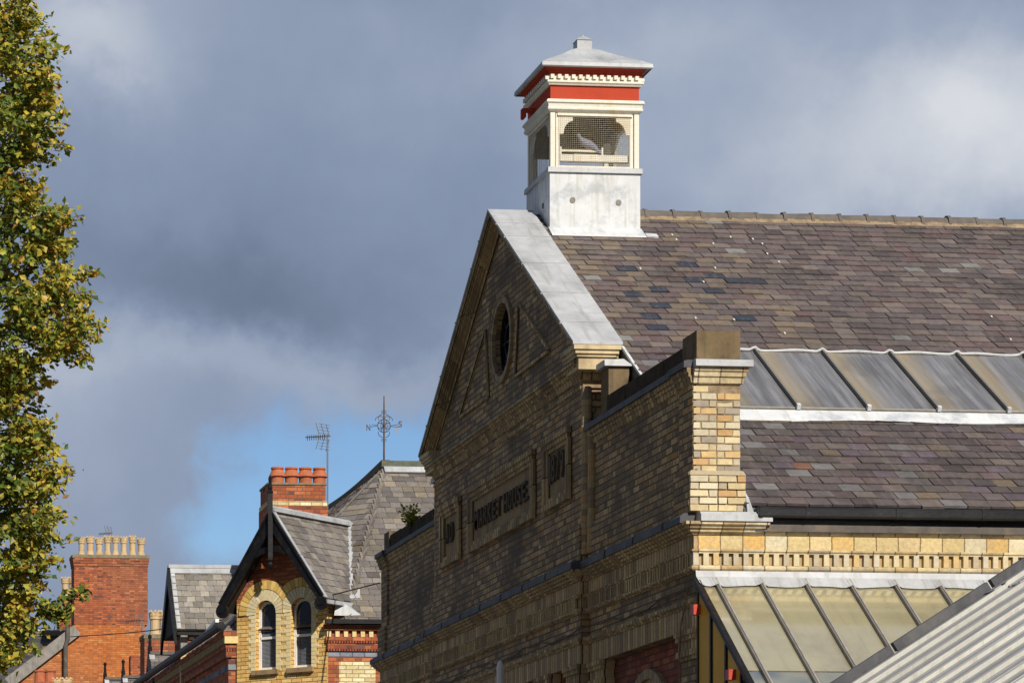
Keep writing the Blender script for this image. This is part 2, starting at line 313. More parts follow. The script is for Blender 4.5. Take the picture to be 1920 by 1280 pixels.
def dirty_pane():
    mt, n, b, _ = new_mat('grimy_wired_glass'); u, v, P = wall_uv(n)
    a = n.node('ShaderNodeVertexColor', layer_name='tint')      # red channel: place across the pane
    r = n.sep(a.outputs[0])[0]
    s1 = n.noise(n.xyz(n.m('MULTIPLY', u, 11.0), n.m('MULTIPLY', v, 0.55), 0.0), 1.0, 5, 0.65)
    s2 = n.noise(n.xyz(n.m('MULTIPLY', u, 30.0), n.m('MULTIPLY', v, 1.2), 5.0), 1.0, 5, 0.65)
    c = n.ramp(s1, [(0.25, (0.066, 0.062, 0.060)), (0.45, (0.130, 0.128, 0.132)), (0.6, (0.205, 0.205, 0.222)), (0.78, (0.29, 0.28, 0.26))])
    och = n.m('MULTIPLY', n.step(n.m('ADD', r, n.m('MULTIPLY', n.m('SUBTRACT', s1, 0.5), 0.5)), 0.52, 0.02), 0.7)
    c = n.mix(och, c, (0.33, 0.255, 0.135))
    c = n.mix(n.m('MULTIPLY', n.step(s2, 0.56, 0.75), 0.4), c, (0.28, 0.27, 0.25))
    c = n.mix(n.m('MULTIPLY', n.step(n.noise(P, 1.3, 4), 0.5, 0.7), 0.3), c, (0.035, 0.033, 0.03))
    fin(n, b, c, 0.32, n.noise(P, 90.0, 2), 0.2, 0.003, spec=0.5)
    return mt
K['grimy'] = dirty_pane()
def metal_sheet():
    mt, n, b, _ = new_mat('grey_coated_roof_sheet'); u, v, P = wall_uv(n)
    c = n.ramp(n.noise(P, 1.4, 5, 0.6), [(0.3, (0.33, 0.335, 0.335)), (0.7, (0.43, 0.43, 0.42))])
    s1 = n.noise(n.xyz(n.m('MULTIPLY', u, 16.0), n.m('MULTIPLY', v, 0.8), 0.0), 1.0, 5, 0.65)
    c = n.mix(n.m('MULTIPLY', n.step(s1, 0.48, 0.68), 0.65), c, (0.27, 0.255, 0.225))
    a = n.node('ShaderNodeVertexColor', layer_name='tint'); c = n.mix(1.0, c, a.outputs[0], 'MULTIPLY')
    fin(n, b, c, 0.42, n.noise(P, 12.0, 3), 0.2, 0.004, spec=0.5)
    return mt
K['sheet'] = metal_sheet()
def leaf_mat():
    mt, n, b, out = new_mat('beech_leaf')
    a = n.node('ShaderNodeVertexColor', layer_name='tint')
    n.put(b.inputs['Base Color'], a.outputs[0]); b.inputs['Roughness'].default_value = 0.45; b.inputs['Specular IOR Level'].default_value = 0.4
    tr = n.node('ShaderNodeBsdfTranslucent'); n.put(tr.inputs[0], n.mix(1.0, a.outputs[0], (1.25, 1.15, 0.6), 'MULTIPLY'))
    ms = n.node('ShaderNodeMixShader'); ms.inputs[0].default_value = 0.32
    n.l.new(b.outputs[0], ms.inputs[1]); n.l.new(tr.outputs[0], ms.inputs[2]); n.l.new(ms.outputs[0], out.inputs[0])
    return mt
K['leaf'] = leaf_mat()

# ------------------------------------------------------------------ mesh helper
class M:
    def __init__(s): s.v, s.f, s.c = [], [], []
    def add(s, vs, fs, tint=(1, 1, 1)):
        o = len(s.v); s.v += [tuple(x) for x in vs]
        for f in fs: s.f.append(tuple(i + o for i in f)); s.c.append(tint)
        return s
    def hexa(s, p, tint=(1, 1, 1)):      # 4 bottom, 4 top
        return s.add(p, [(3, 2, 1, 0), (4, 5, 6, 7), (0, 1, 5, 4), (1, 2, 6, 5), (2, 3, 7, 6), (3, 0, 4, 7)], tint)
    def box(s, x0, x1, y0, y1, z0, z1, tint=(1, 1, 1)):
        return s.hexa([(x0, y0, z0), (x1, y0, z0), (x1, y1, z0), (x0, y1, z0), (x0, y0, z1), (x1, y0, z1), (x1, y1, z1), (x0, y1, z1)], tint)
    def obox(s, o, a, b, c, tint=(1, 1, 1)):     # corner + three edge vectors
        o, a, b, c = map(Vector, (o, a, b, c))
        return s.hexa([o, o + a, o + a + b, o + b, o + c, o + a + c, o + a + b + c, o + b + c], tint)
    def beam(s, p, q, wd, ht, up=(0, 0, 1), tint=(1, 1, 1)):
        p, q, up = Vector(p), Vector(q), Vector(up)
        d = (q - p).normalized(); side = d.cross(up).normalized(); u = side.cross(d).normalized()
        a, h = side * wd / 2, u * ht / 2
        return s.hexa([p - a - h, p + a - h, q + a - h, q - a - h, p - a + h, p + a + h, q + a + h, q - a + h], tint)
    def prism(s, poly, fn, h0, h1, tint=(1, 1, 1)):
        k = len(poly)
        s.add([fn(a, b, h0) for a, b in poly] + [fn(a, b, h1) for a, b in poly],
              [tuple(range(k)), tuple(range(2 * k - 1, k - 1, -1))] + [(i, (i + 1) % k, k + (i + 1) % k, k + i) for i in range(k)], tint)
        return s
    def tube(s, pts, r, n=6, tint=(1, 1, 1)):
        pts = [Vector(p) for p in pts]; rs = r if isinstance(r, (list, tuple)) else [r] * len(pts)
        o = len(s.v)
        for i, p in enumerate(pts):
            d = (pts[min(i + 1, len(pts) - 1)] - pts[max(i - 1, 0)]).normalized()
            a = d.cross((0.31, 0.17, 0.93) if abs(d.z) < 0.9 else (1, 0.1, 0)).normalized(); b = d.cross(a)
            for k in range(n):
                t = 2 * math.pi * k / n
                s.v.append(tuple(p + (a * math.cos(t) + b * math.sin(t)) * rs[i]))
        for i in range(len(pts) - 1):
            for k in range(n):
                s.f.append((o + i * n + k, o + i * n + (k + 1) % n, o + (i + 1) * n + (k + 1) % n, o + (i + 1) * n + k)); s.c.append(tint)
        s.f.append(tuple(o + k for k in range(n))); s.c.append(tint)
        s.f.append(tuple(o + (len(pts) - 1) * n + k for k in range(n - 1, -1, -1))); s.c.append(tint)
        return s
    def lathe(s, prof, c, n=12, tint=(1, 1, 1)):      # prof: (r, z)
        o = len(s.v)
        for r, z in prof:
            for k in range(n):
                t = 2 * math.pi * k / n
                s.v.append((c[0] + r * math.cos(t), c[1] + r * math.sin(t), c[2] + z))
        for i in range(len(prof) - 1):
            for k in range(n):
                s.f.append((o + i * n + k, o + i * n + (k + 1) % n, o + (i + 1) * n + (k + 1) % n, o + (i + 1) * n + k)); s.c.append(tint)
        s.f.append(tuple(o + (len(prof) - 1) * n + k for k in range(n))); s.c.append(tint)
        return s
    def sweep(s, path, prof):
        """moulding profile (outward offset, z) carried along a plan path, outside on the right of travel, mitred"""
        n = len(path); k = len(prof); o = len(s.v)
        dirs = [(Vector(path[i + 1]) - Vector(path[i])).normalized() for i in range(n - 1)]
        for i in range(n):
            d0, d1 = dirs[max(i - 1, 0)], dirs[min(i, n - 2)]
            n0, n1 = Vector((d0.y, -d0.x)), Vector((d1.y, -d1.x))
            mt = (n0 + n1); mt = mt / max(mt.dot(n0), 0.2)
            for off, z in prof:
                s.v.append((path[i][0] + mt.x * off, path[i][1] + mt.y * off, z))
        for i in range(n - 1):
            for j in range(k):
                s.f.append((o + i * k + j, o + i * k + (j + 1) % k, o + (i + 1) * k + (j + 1) % k, o + (i + 1) * k + j)); s.c.append((1, 1, 1))
        s.f.append(tuple(o + j for j in range(k))); s.c.append((1, 1, 1))
        s.f.append(tuple(o + (n - 1) * k + j for j in range(k - 1, -1, -1))); s.c.append((1, 1, 1))
        return s
    def holed(s, outer, holes, fn, depth):
        """flat wall with openings; fn(a, b, h) maps to space, reveals run from h=0 to h=depth"""
        polys = [[Vector((a, b, 0)) for a, b in q] for q in [outer] + holes]
        flat = [p for q in polys for p in q]
        s.add([fn(p.x, p.y, 0) for p in flat], [tuple(t) for t in tessellate_polygon(polys)])
        for q in holes + [outer]:
            k = len(q)
            s.add([fn(a, b, 0) for a, b in q] + [fn(a, b, depth) for a, b in q], [(i, (i + 1) % k, k + (i + 1) % k, k + i) for i in range(k)])
        return s
    def build(s, name, mat, parent=None, smooth=False, fix=False):
        me = bpy.data.meshes.new(name); me.from_pydata(s.v, [], s.f)
        ca = me.color_attributes.new('tint', 'FLOAT_COLOR', 'CORNER')
        buf = []
        for f, c in zip(s.f, s.c): buf += [c[0], c[1], c[2], 1.0] * len(f)
        ca.data.foreach_set('color', buf)
        if fix:
            bm = bmesh.new(); bm.from_mesh(me); bmesh.ops.recalc_face_normals(bm, faces=bm.faces); bm.to_mesh(me); bm.free()
        if smooth: me.polygons.foreach_set('use_smooth', [True] * len(me.polygons))
        me.materials.append(K[mat] if isinstance(mat, str) else mat)
        ob = bpy.data.objects.new(name, me); COL.objects.link(ob)
        if parent: attach(ob, parent)
        return ob
def origin(e):
    x = Vector(e.location)
    while e.parent: e = e.parent; x += Vector(e.location)
    return x
def attach(ob, parent):
    ob.parent = parent; ob.location = -origin(parent)     # meshes are written in world metres
def thing(name, label, cat, loc, group=None):
    e = bpy.data.objects.new(name, None); COL.objects.link(e); e.location = loc; e.empty_display_size = 0.2
    return tag(e, label, cat, group)
def tag(o, label, cat, group=None):
    o['label'] = label; o['category'] = cat
    if group: o['group'] = group
    return o
def structure(o): o['kind'] = 'structure'; return o
def copy_tree(o, shift, parent=None):
    c = o.copy(); COL.objects.link(c)
    if parent: c.parent = parent
    else: c.location = Vector(o.location) + Vector(shift)
    for ch in list(o.children): copy_tree(ch, shift, c)
    return c
def arc(cx, cy, r, a0, a1, n): return [(cx + r * math.cos(R(a0 + (a1 - a0) * i / n)), cy + r * math.sin(R(a0 + (a1 - a0) * i / n))) for i in range(n + 1)]
YZ = lambda x: (lambda a, b, h: (x + h, a, b))            # plan for fronts that face -x
def slates(m, o, ud, vd, u0, u1, L, sw, g, pal, thick=0.010, jit=0.006, lap=1.75, over=None, wj=0.12):
    """individual slates on a slope: o origin at eave, ud along, vd up the slope; u0/u1 functions of height"""
    o, ud, vd = Vector(o), Vector(ud).normalized(), Vector(vd).normalized(); nn = ud.cross(vd).normalized()
    rows = int(L / g)
    for i in range(rows + 1):
        va = i * g; vb = min(va + g * lap, L)
        a, bmax = u0(va), u1(va)
        u = a - (sw * 0.5 if i % 2 else 0) - rnd.random() * 0.02
        while u < bmax:
            ww = sw * (1 + rnd.uniform(-wj, wj)); ua, ub = max(u, a), min(u + ww - 0.008, bmax)
            u += ww
            if ub - ua < 0.03: continue
            t = over(ua, va) if over else None
            if t is None:
                t = rnd.choice(pal); k = rnd.uniform(0.74, 1.27); t = tuple(x * k for x in t)
            dv = rnd.uniform(-jit, jit) - (rnd.uniform(.015, .04) if rnd.random() < .012 else 0); h0 = thick * rnd.uniform(1.6, 2.6); tw = rnd.uniform(-0.004, 0.004)
            P = lambda uu, vv, h: o + ud * uu + vd * vv + nn * h
            top = [P(ua, va + dv, h0), P(ub, va + dv + rnd.uniform(-jit, jit) * 0.5, h0 + tw), P(ub, vb, thick * 0.4), P(ua, vb, thick * 0.4)]
            bot = [P(ua, va + dv, 0.0), P(ub, va + dv, 0.0)]
            m.add(top + bot, [(0, 1, 2, 3), (4, 5, 1, 0), (4, 0, 3), (5, 2, 1)], t)
    return m
def voussoirs(m, c, r0, r1, a0, a1, n, fn, h0, h1, tints, clip=None, gap=0.12):
    for i in range(n):
        b0 = a0 + (a1 - a0) * (i + gap / 2) / n; b1 = a0 + (a1 - a0) * (i + 1 - gap / 2) / n
        p = arc(c[0], c[1], r0, b0, b1, 2) + arc(c[0], c[1], r1, b1, b0, 2)
        if clip: p = [(min(max(a, clip[0]), clip[1]), b) for a, b in p]
        k = rnd.uniform(0.85, 1.1); t = tints[i % len(tints)] if isinstance(tints, list) else tints
        m.prism(p, fn, h0, h1, tuple(x * k for x in t))
    return m

# ------------------------------------------------------------------ ground
structure(M().box(-900, 900, -900, 2500, -1.0, -0.05).build('ground', 'grass'))
structure(M().box(-6.4, -1.8, -120, 200, -0.05, 0.0).build('road', 'asphalt'))
structure(M().box(-14, -6.4, -60, 120, -0.05, 0.12).build('pavement', 'paving'))
structure(M().box(-1.8, 30, -60, 24, -0.05, 0.11).build('market_pavement', 'paving'))

# ------------------------------------------------------------------ MARKET HOUSE
WID, YC, PR = 15.45, 7.70, 0.10                     # front width, middle, break-forward of the middle bay
YR, YL = 3.95, 11.45                                # edges of the middle bay
SIDE = 9.5
mh = thing('market_house', 'large yellow brick market hall with a slate roof and a lead-topped gable', 'building', (0.0, 0.0, 0.0))
RZ0, RM = 6.10, 0.6165                              # roof: z at eave y=-0.05, slope
roofz = lambda y: RZ0 + RM * (y + 0.05)
RIDGE = roofz(YC)
# lower walls, set a little behind the pilasters, then the upper wing walls
b = M()
b.box(0.12, 0.5, 0.5, 3.4, 0, 4.9); b.box(0.02, 0.5, 4.5, 10.9, 0, 4.9); b.box(0.12, 0.5, 12.0, 14.95, 0, 4.9)
b.build('recessed_wall', 'redshade', mh)
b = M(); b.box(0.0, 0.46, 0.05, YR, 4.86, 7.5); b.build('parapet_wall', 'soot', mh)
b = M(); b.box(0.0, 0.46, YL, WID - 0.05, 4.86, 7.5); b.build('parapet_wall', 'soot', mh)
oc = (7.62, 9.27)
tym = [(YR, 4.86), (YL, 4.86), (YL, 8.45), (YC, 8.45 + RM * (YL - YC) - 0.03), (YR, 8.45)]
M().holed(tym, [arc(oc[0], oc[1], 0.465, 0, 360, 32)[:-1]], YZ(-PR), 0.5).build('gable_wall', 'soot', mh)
# side wall
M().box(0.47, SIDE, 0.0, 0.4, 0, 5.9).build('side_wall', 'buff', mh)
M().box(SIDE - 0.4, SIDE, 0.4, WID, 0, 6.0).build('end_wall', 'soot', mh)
M().box(0.5, SIDE, WID - 0.4, WID, 0, 6.0).build('rear_wall', 'soot', mh)
# pilasters with capitals under the architrave
def capital(m, x0, y0, y1, top):
    for k, (z0, z1, o) in enumerate([(0, .05, .06), (.05, .10, .045), (.10, .20, .02), (.20, .26, .04), (.26, .30, .015)]):
        m.box(x0 - o, x0 + 0.2, y0 - o, y1 + o, top - z1, top - z0)
for (y0, y1, x0) in [(0.0, 0.52, 0.0), (3.38, 3.86, 0.0), (4.0, 4.52, -PR), (5.25, 5.85, -PR), (9.5, 10.1, -PR), (10.85, 11.4, -PR), (11.6, 12.05, 0.0), (14.95, 15.42, 0.0)]:
    pl = M().box(x0, 0.5, y0 + 0.03, y1 - 0.03, 0, 4.57).build('pilaster', 'soot', mh)
    cm = M(); capital(cm, x0, y0, y1, 4.86); cm.build('capital', 'sootmould', pl)
# blind arches over the recessed bays
for yc_, r_, zt in [(1.95, 0.80, 3.72), (13.5, 0.80, 3.72), (7.68, 1.3, 3.3)]:
    x_ = 0.12 if yc_ != 7.68 else 0.02
    f_ = YZ(x_)
    am = M(); voussoirs(am, (yc_, zt), r_, r_ + 0.10, 0, 180, 26, f_, -0.06, 0.01, [(0.42, 0.31, 0.18), (0.34, 0.25, 0.15)])
    voussoirs(am, (yc_, zt), r_ - 0.26, r_ - 0.005, 0, 180, 34, f_, -0.02, 0.01, [(0.50, 0.38, 0.22), (0.42, 0.31, 0.19)])
    voussoirs(am, (yc_, zt), r_ - 0.34, r_ - 0.27, 0, 180, 20, f_, -0.05, 0.01, [(0.36, 0.26, 0.16)])
    aw = am.build('blind_arch', 'tintmat', mh)
    M().prism(arc(yc_, zt, r_ - 0.34, 0, 180, 20), f_, -0.008, 0.012).build('arch_glass', 'glass', aw)
# plan path of the whole cornice: street front with its break, round the corner, along the side
front = [(0.5, WID), (0.0, WID), (0.0, YL), (-PR, YL), (-PR, YR), (0.0, YR), (0.0, 0.0), (0.5, 0.0)]
sidep = [(0.40, 0.0), (SIDE, 0.0)]
streetp = front[:-2] + [(0.0, 0.0)]
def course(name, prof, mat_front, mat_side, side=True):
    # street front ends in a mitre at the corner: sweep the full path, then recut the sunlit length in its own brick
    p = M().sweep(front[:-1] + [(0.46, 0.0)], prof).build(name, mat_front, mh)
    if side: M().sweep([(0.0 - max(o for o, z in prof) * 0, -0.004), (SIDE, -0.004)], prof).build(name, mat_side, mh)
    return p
def band(z0, z1, o): return [(-0.05, z1), (o, z1), (o, z0), (-0.05, z0)]
course('cornice_moulding', [(-.05, 5.925), (.150, 5.925), (.150, 5.895), (.125, 5.885), (.115, 5.862), (.090, 5.852), (.085, 5.828), (.060, 5.818), (.050, 5.800), (-.05, 5.800)], 'sootmould', 'buffmould', side=False)
M().sweep([(-0.0, -0.004), (0.57, -0.004), (0.57, 0.3)], [(-.05, 5.925), (.148, 5.925), (.148, 5.895), (.123, 5.885), (.113, 5.862), (.088, 5.852), (.083, 5.828), (.058, 5.818), (.048, 5.801), (-.05, 5.801)]).build('cornice_moulding', 'buffmould', mh)
course('frieze', band(5.655, 5.799, 0.035), 'sootsoldier', 'frieze')
course('dentil_bed', [(-.05, 5.653), (.060, 5.653), (.060, 5.635), (.045, 5.622), (.045, 5.612), (-.05, 5.612)], 'sootmould', 'buffmould')
course('dentil_backing', band(5.492, 5.611, -0.005), 'soot', 'buff')
course('roll_moulding', [(-.05, 5.490), (.055, 5.490), (.066, 5.475), (.066, 5.455), (.052, 5.440), (.030, 5.436), (.030, 5.425), (-.05, 5.425)], 'sootmould', 'buffmould')
dm = M(); y = 0.02
while y < WID - 0.03:
    x = -PR if YR < y < YL else 0.0
    if not (abs(y - YR) < 0.05 or abs(y - YL) < 0.05): dm.box(x - 0.047, x + 0.03, y, y + 0.052, 5.493, 5.612)
    y += 0.088
dm.box(0.0, 0.02, 0.01, YR + .01, 5.4935, 5.6115); dm.box(-PR - .006, 0.01, YR - .01, YL + .01, 5.4935, 5.6115); dm.box(0.0, 0.02, YL - .01, WID - .02, 5.4935, 5.6115); dm.build('dentil_course', 'sootmould', mh)
dm = M(); x = -0.045; k = 0
while x < 7.2:
    tk = rnd.choice([(0.66, 0.56, 0.36), (0.62, 0.50, 0.28), (0.60, 0.53, 0.40), (0.64, 0.46, 0.22), (0.50, 0.43, 0.31)])
    w_ = 0.054 * rnd.uniform(0.94, 1.05)
    dm.box(x, x + w_, -0.050 - rnd.uniform(0, .003), 0.03, 5.494, 5.612, tk); x += 0.1045
dm.box(-.04, 7.3, -.012, 0.02, 5.4945, 5.6115, (0.46, 0.34, 0.18)); dm.build('dentil_course', 'tintmat', mh)
# lead-covered ledge
lead_prof = [(-.05, 6.035), (.12, 6.025), (.165, 5.99), (.168, 5.925), (-.05, 5.925)]
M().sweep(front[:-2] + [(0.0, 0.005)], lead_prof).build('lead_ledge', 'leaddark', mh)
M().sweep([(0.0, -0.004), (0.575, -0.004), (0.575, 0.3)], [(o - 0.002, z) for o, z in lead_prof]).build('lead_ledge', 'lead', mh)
for i in range(14):     # rolled joints of the lead
    yj = 0.6 + i * 1.08
    xj = -PR if YR < yj < YL else 0.0
    M().tube([(xj - 0.172, yj, 5.93), (xj - 0.168, yj, 5.992), (xj - 0.05, yj, 6.04)], 0.010, 5).build('lead_roll', 'leaddark', mh)
# courses below the dentils and architrave over the bays
M().sweep(front[:-1] + [(0.46, 0.0)], [(-.05, 5.424), (0.012, 5.424), (0.012, 5.18), (-.05, 5.18)]).build('course_band', 'soot', mh)
M().sweep(front[:-1] + [(0.46, 0.0)], [(-.05, 5.18), (.03, 5.18), (.055, 5.16), (.055, 5.125), (.03, 5.10), (.03, 5.085), (-.05, 5.085)]).build('string_moulding', 'sootmould', mh)
M().sweep(front[:-1] + [(0.46, 0.0)], [(-.12, 5.084), (0.018, 5.084), (0.018, 4.862), (-.12, 4.862)]).build('architrave', 'sootsoldier', mh)
# parapet plinth set-off and corner pier
def parapet(path, end):
    M().sweep(path, [(-.05, 6.47), (.0, 6.47), (.045, 6.435), (.045, 6.03), (-.05, 6.03)]).build('parapet_plinth', 'soot', mh)
    M().sweep(path, [(-.05, 7.50), (.065, 7.50), (.065, 7.455), (.045, 7.44), (.045, 7.405), (.028, 7.395), (.02, 7.345), (.0, 7.335), (-.05, 7.335)]).build('parapet_moulding', 'sootmould', mh)
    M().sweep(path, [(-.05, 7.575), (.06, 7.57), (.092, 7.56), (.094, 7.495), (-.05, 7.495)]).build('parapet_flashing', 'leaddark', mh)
PT = 0.035
parapet([(0.0, YR - 0.02), (0.0, 0.46), (-PT, 0.46), (-PT, -0.004)], 0)
parapet([(-PT, WID + 0.0), (-PT, WID - 0.46), (0.0, WID - 0.46), (0.0, YL + 0.02)], 1)
M().box(-PT, 0.0, 0.0, 0.46, 6.03, 7.4).build('pier_face', 'soot', mh)
M().box(-PT, 0.0, WID - 0.46, WID - 0.05, 6.03, 7.4).build('pier_face', 'soot', mh)
# sunlit face of the corner pier: real bricks, each its own size, colour and set
pb = M(); z = 6.036; row = 0
pal = [(0.62, 0.50, 0.29), (0.68, 0.57, 0.36), (0.64, 0.45, 0.21), (0.57, 0.49, 0.35), (0.70, 0.62, 0.44), (0.44, 0.37, 0.26), (0.66, 0.54, 0.30), (0.40, 0.34, 0.27), (0.60, 0.38, 0.17)]
while z < 7.33:
    plinth = z < 6.42
    xa, xb = (-PT - 0.045, 0.505) if plinth else (-PT, 0.460)
    yf = -0.05 if plinth else -0.008
    widths = [0.105, 0.215, 0.105, 0.215] if row % 2 else [0.215, 0.105, 0.215, 0.105]
    tot = sum(widths); sc = (xb - xa) / tot; xx = xa
    for wd in widths:
        wd *= sc; d = rnd.uniform(-0.006, 0.006); t = rnd.choice(pal); k = rnd.uniform(0.8, 1.1)
        if rnd.random() < 0.06: d += 0.018
        j = [rnd.uniform(-0.004, 0.004) for _ in range(6)]
        h = 0.0735
        m0 = [(xx + .004, 0.02, z + .004), (xx + wd - .004, 0.02, z + .004), (xx + wd - .004, 0.02, z + h - .004), (xx + .004, 0.02, z + h - .004)]
        fr = [(xx + .007 + j[0], yf + d, z + .007 + j[1] * .5), (xx + wd - .007 + j[2], yf + d + j[3], z + .007), (xx + wd - .007 + j[4], yf + d + j[5], z + h - .007 + j[0] * .5), (xx + .007 + j[1], yf + d + j[2], z + h - .007)]
        pb.add(m0 + fr, [(4, 5, 6, 7), (0, 1, 5, 4), (1, 2, 6, 5), (2, 3, 7, 6), (3, 0, 4, 7)], tuple(c * k for c in t))
        xx += wd
    z += 0.0735; row += 1
    if abs(z - 6.4035) < 0.02:     # weathered set-off between plinth and shaft
        pb.hexa([(xa, -0.05, z), (xb, -0.05, z), (xb, 0.02, z), (xa, 0.02, z), (xa + .02, -0.012, z + .05), (xb - .02, -0.012, z + .05), (xb - .02, 0.02, z + .05), (xa + .02, 0.02, z + .05)], (0.42, 0.35, 0.24))
        z += 0.03
pb.build('corner_pier', 'tintmat', mh)
M().box(-PT + .004, 0.456, 0.0, 0.46, 6.03, 7.4).build('pier_core', 'mortar', mh)
M().box(-PT - .035, 0.495, -0.03, 0.44, 6.03, 6.40).build('pier_core', 'mortar', mh)
M().sweep([(-PT, -0.008), (0.46, -0.008), (0.46, 0.42)], [(-.05, 7.49), (.062, 7.49), (.062, 7.455), (.045, 7.44), (.045, 7.40), (.028, 7.39), (.02, 7.335), (.0, 7.325), (-.05, 7.325)]).build('pier_capital', 'buffmould', mh)
M().sweep([(-PT, -0.008), (0.46, -0.008), (0.46, 0.44)], [(-.3, 7.585), (.06, 7.57), (.10, 7.56), (.102, 7.495), (-.3, 7.495)]).build('pier_flashing', 'lead', mh)
def coping(ya, yb, x0, x1, z0, z1, seed):
    m = M(); n = max(1, int((yb - ya) / 0.62)); st = (yb - ya) / n
    for i in range(n):
        q = rnd.uniform(-.006, .006)
        m.box(x0 + q, x1 + q, ya + i * st + 0.003, ya + (i + 1) * st - 0.003, z0, z1 + rnd.uniform(-.012, .008))
    return m.build('coping_stone', 'sootshade', mh)
coping(0.46, 3.30, 0.015, 0.42, 7.565, 7.795, 0)
coping(12.1, WID - 0.46, 0.015, 0.42, 7.565, 7.795, 1)
M().box(0.0, 0.452, -0.02, 0.455, 7.575, 7.868).build('end_block', 'stone', mh)
M().box(0.0, 0.452, WID - 0.46, WID - 0.1, 7.575, 7.868).build('end_block', 'stone', mh)
for ya, yb in [(3.31, 3.62), (11.75, 12.09)]:
    eb = M().box(0.035, 0.27, ya, yb, 7.565, 8.13).build('end_block', 'stone', mh)
    M().box(0.025, 0.40, ya - 0.01, yb + 0.3, 7.565, 7.70).build('block_foot', 'stone', eb)
    M().hexa([(-.02, ya - .04, 8.13), (.31, ya - .04, 8.13), (.31, yb + .02, 8.13), (-.02, yb + .02, 8.13), (-.02, ya - .03, 8.20), (.20, ya - .03, 8.21), (.20, yb, 8.21), (-.02, yb, 8.20)]).build('lead_cap', 'lead', eb)
# rolled brick shafts in the angle of the middle bay
for yy, s_ in [(YR, -1), (YL, 1)]:
    for (xx, off, r_) in [(-0.045, 0.02, 0.062), (0.06, 0.10, 0.075), (-0.02, 0.16, 0.05)]:
        m = M(); z = 6.1
        while z < 7.98:
            rr = r_ * (1.12 if z < 6.5 else 1.0) * rnd.uniform(0.97, 1.04)
            if not (off == 0.10 and z > 7.44) and not (off == 0.16 and z > 7.44): m.lathe([(rr * 0.93, 0.0), (rr, 0.008), (rr, 0.064), (rr * 0.93, 0.0725), (0, 0.0725)], (xx, yy + s_ * off * 1.0, z), 12, rnd.choice([(0.44, 0.33, 0.19), (0.30, 0.23, 0.15), (0.50, 0.36, 0.19), (0.52, 0.32, 0.15)]))
            z += 0.0735
        m.build('angle_shaft', 'tintmat', mh, smooth=False)
M().box(-0.09, 0.3, YR - 0.03, YR + 0.05, 8.0, 8.2).build('kneeler_bracket', 'stonepale', mh)
# middle bay plinth, strings
cpath = [(0.0, YL), (-PR, YL), (-PR, YR), (0.0, YR)]
M().sweep(cpath, [(-.05, 6.47), (.0, 6.47), (.03, 6.44), (.03, 6.03), (-.05, 6.03)]).build('gable_plinth', 'soot', mh)
M().sweep(cpath, [(-.05, 8.02), (.022, 8.02), (.022, 7.985), (.0, 7.975), (-.05, 7.975)]).build('string_course', 'sootmould', mh)
kp = [(0.24, YL + 0.02), (-PR, YL + 0.02), (-PR, YR - 0.02), (0.24, YR - 0.02)]
M().sweep(kp, [(-.05, 8.30), (.12, 8.29), (.125, 8.255), (.10, 8.245), (.095, 8.215), (.07, 8.205), (.06, 8.17), (.035, 8.15), (.02, 8.09), (.0, 8.08), (-.05, 8.08)]).build('pediment_cornice', 'sootmould', mh)
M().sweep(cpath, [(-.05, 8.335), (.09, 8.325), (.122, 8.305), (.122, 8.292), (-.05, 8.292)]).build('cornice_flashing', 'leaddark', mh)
# raking cornice and lead coping of the gable
YF = 3.66; ZA = 10.925; Mx = (ZA - 8.475) / (YC - YF)
def rake(m, a, b_, x0, x1, trim=0.0):
    ca = math.hypot(1, Mx)
    for s_ in (-1, 1):
        yf = YC + s_ * (YC - YF - trim)
        z = lambda y, d: ZA - Mx * abs(y - YC) - d * ca
        p = [(YC, z(YC, a)), (yf, z(yf, a)), (yf, z(yf, b_)), (YC, z(YC, b_))]
        m.prism(p, lambda y, zz, h: (h, y, zz), x0, x1)
    return m
rc = rake(M(), 0.0, 0.028, -0.275, 0.30).build('lead_coping', 'lead', mh)
for s_ in (-1, 1):
    for d_ in (0.55, 1.05, 2.05, 3.1, 4.1):
        dd = d_ / math.hypot(1, Mx)
        yj = YC + s_ * dd; zj = ZA - Mx * dd
        M().tube([(-0.285, yj, zj - 0.02), (-0.27, yj, zj + 0.005), (0.30, yj, zj + 0.005), (0.305, yj, zj - 0.03)], 0.009, 5).build('lead_seam', 'lead', rc)
r_ = M()
for a_, b_, o_, tr in [(0.029, 0.075, .255, .02), (0.076, 0.105, .235, .04), (0.106, 0.135, .215, .05), (0.136, 0.155, .185, .07), (0.156, 0.185, .165, .08), (0.186, 0.25, .135, .12)]: rake(r_, a_, b_, -o_, 0.27, tr)
r_.build('raking_cornice', 'sootmould', mh)
for s_ in (-1, 1):
    m = M()
    for k, (z0, z1, o_) in enumerate([(8.39, 8.445, 0.0), (8.345, 8.389, 0.022), (8.312, 8.344, 0.045), (8.175, 8.311, 0.07)]):
        y0 = YC + s_ * (YC - YF - 0.005 - o_); y1 = YC + s_ * (YC - YF - 0.6)
        m.box(-0.262 + o_, 0.285 - o_, min(y0, y1), max(y0, y1), z0, z1)
    m.build('kneeler', 'buffstone', mh)
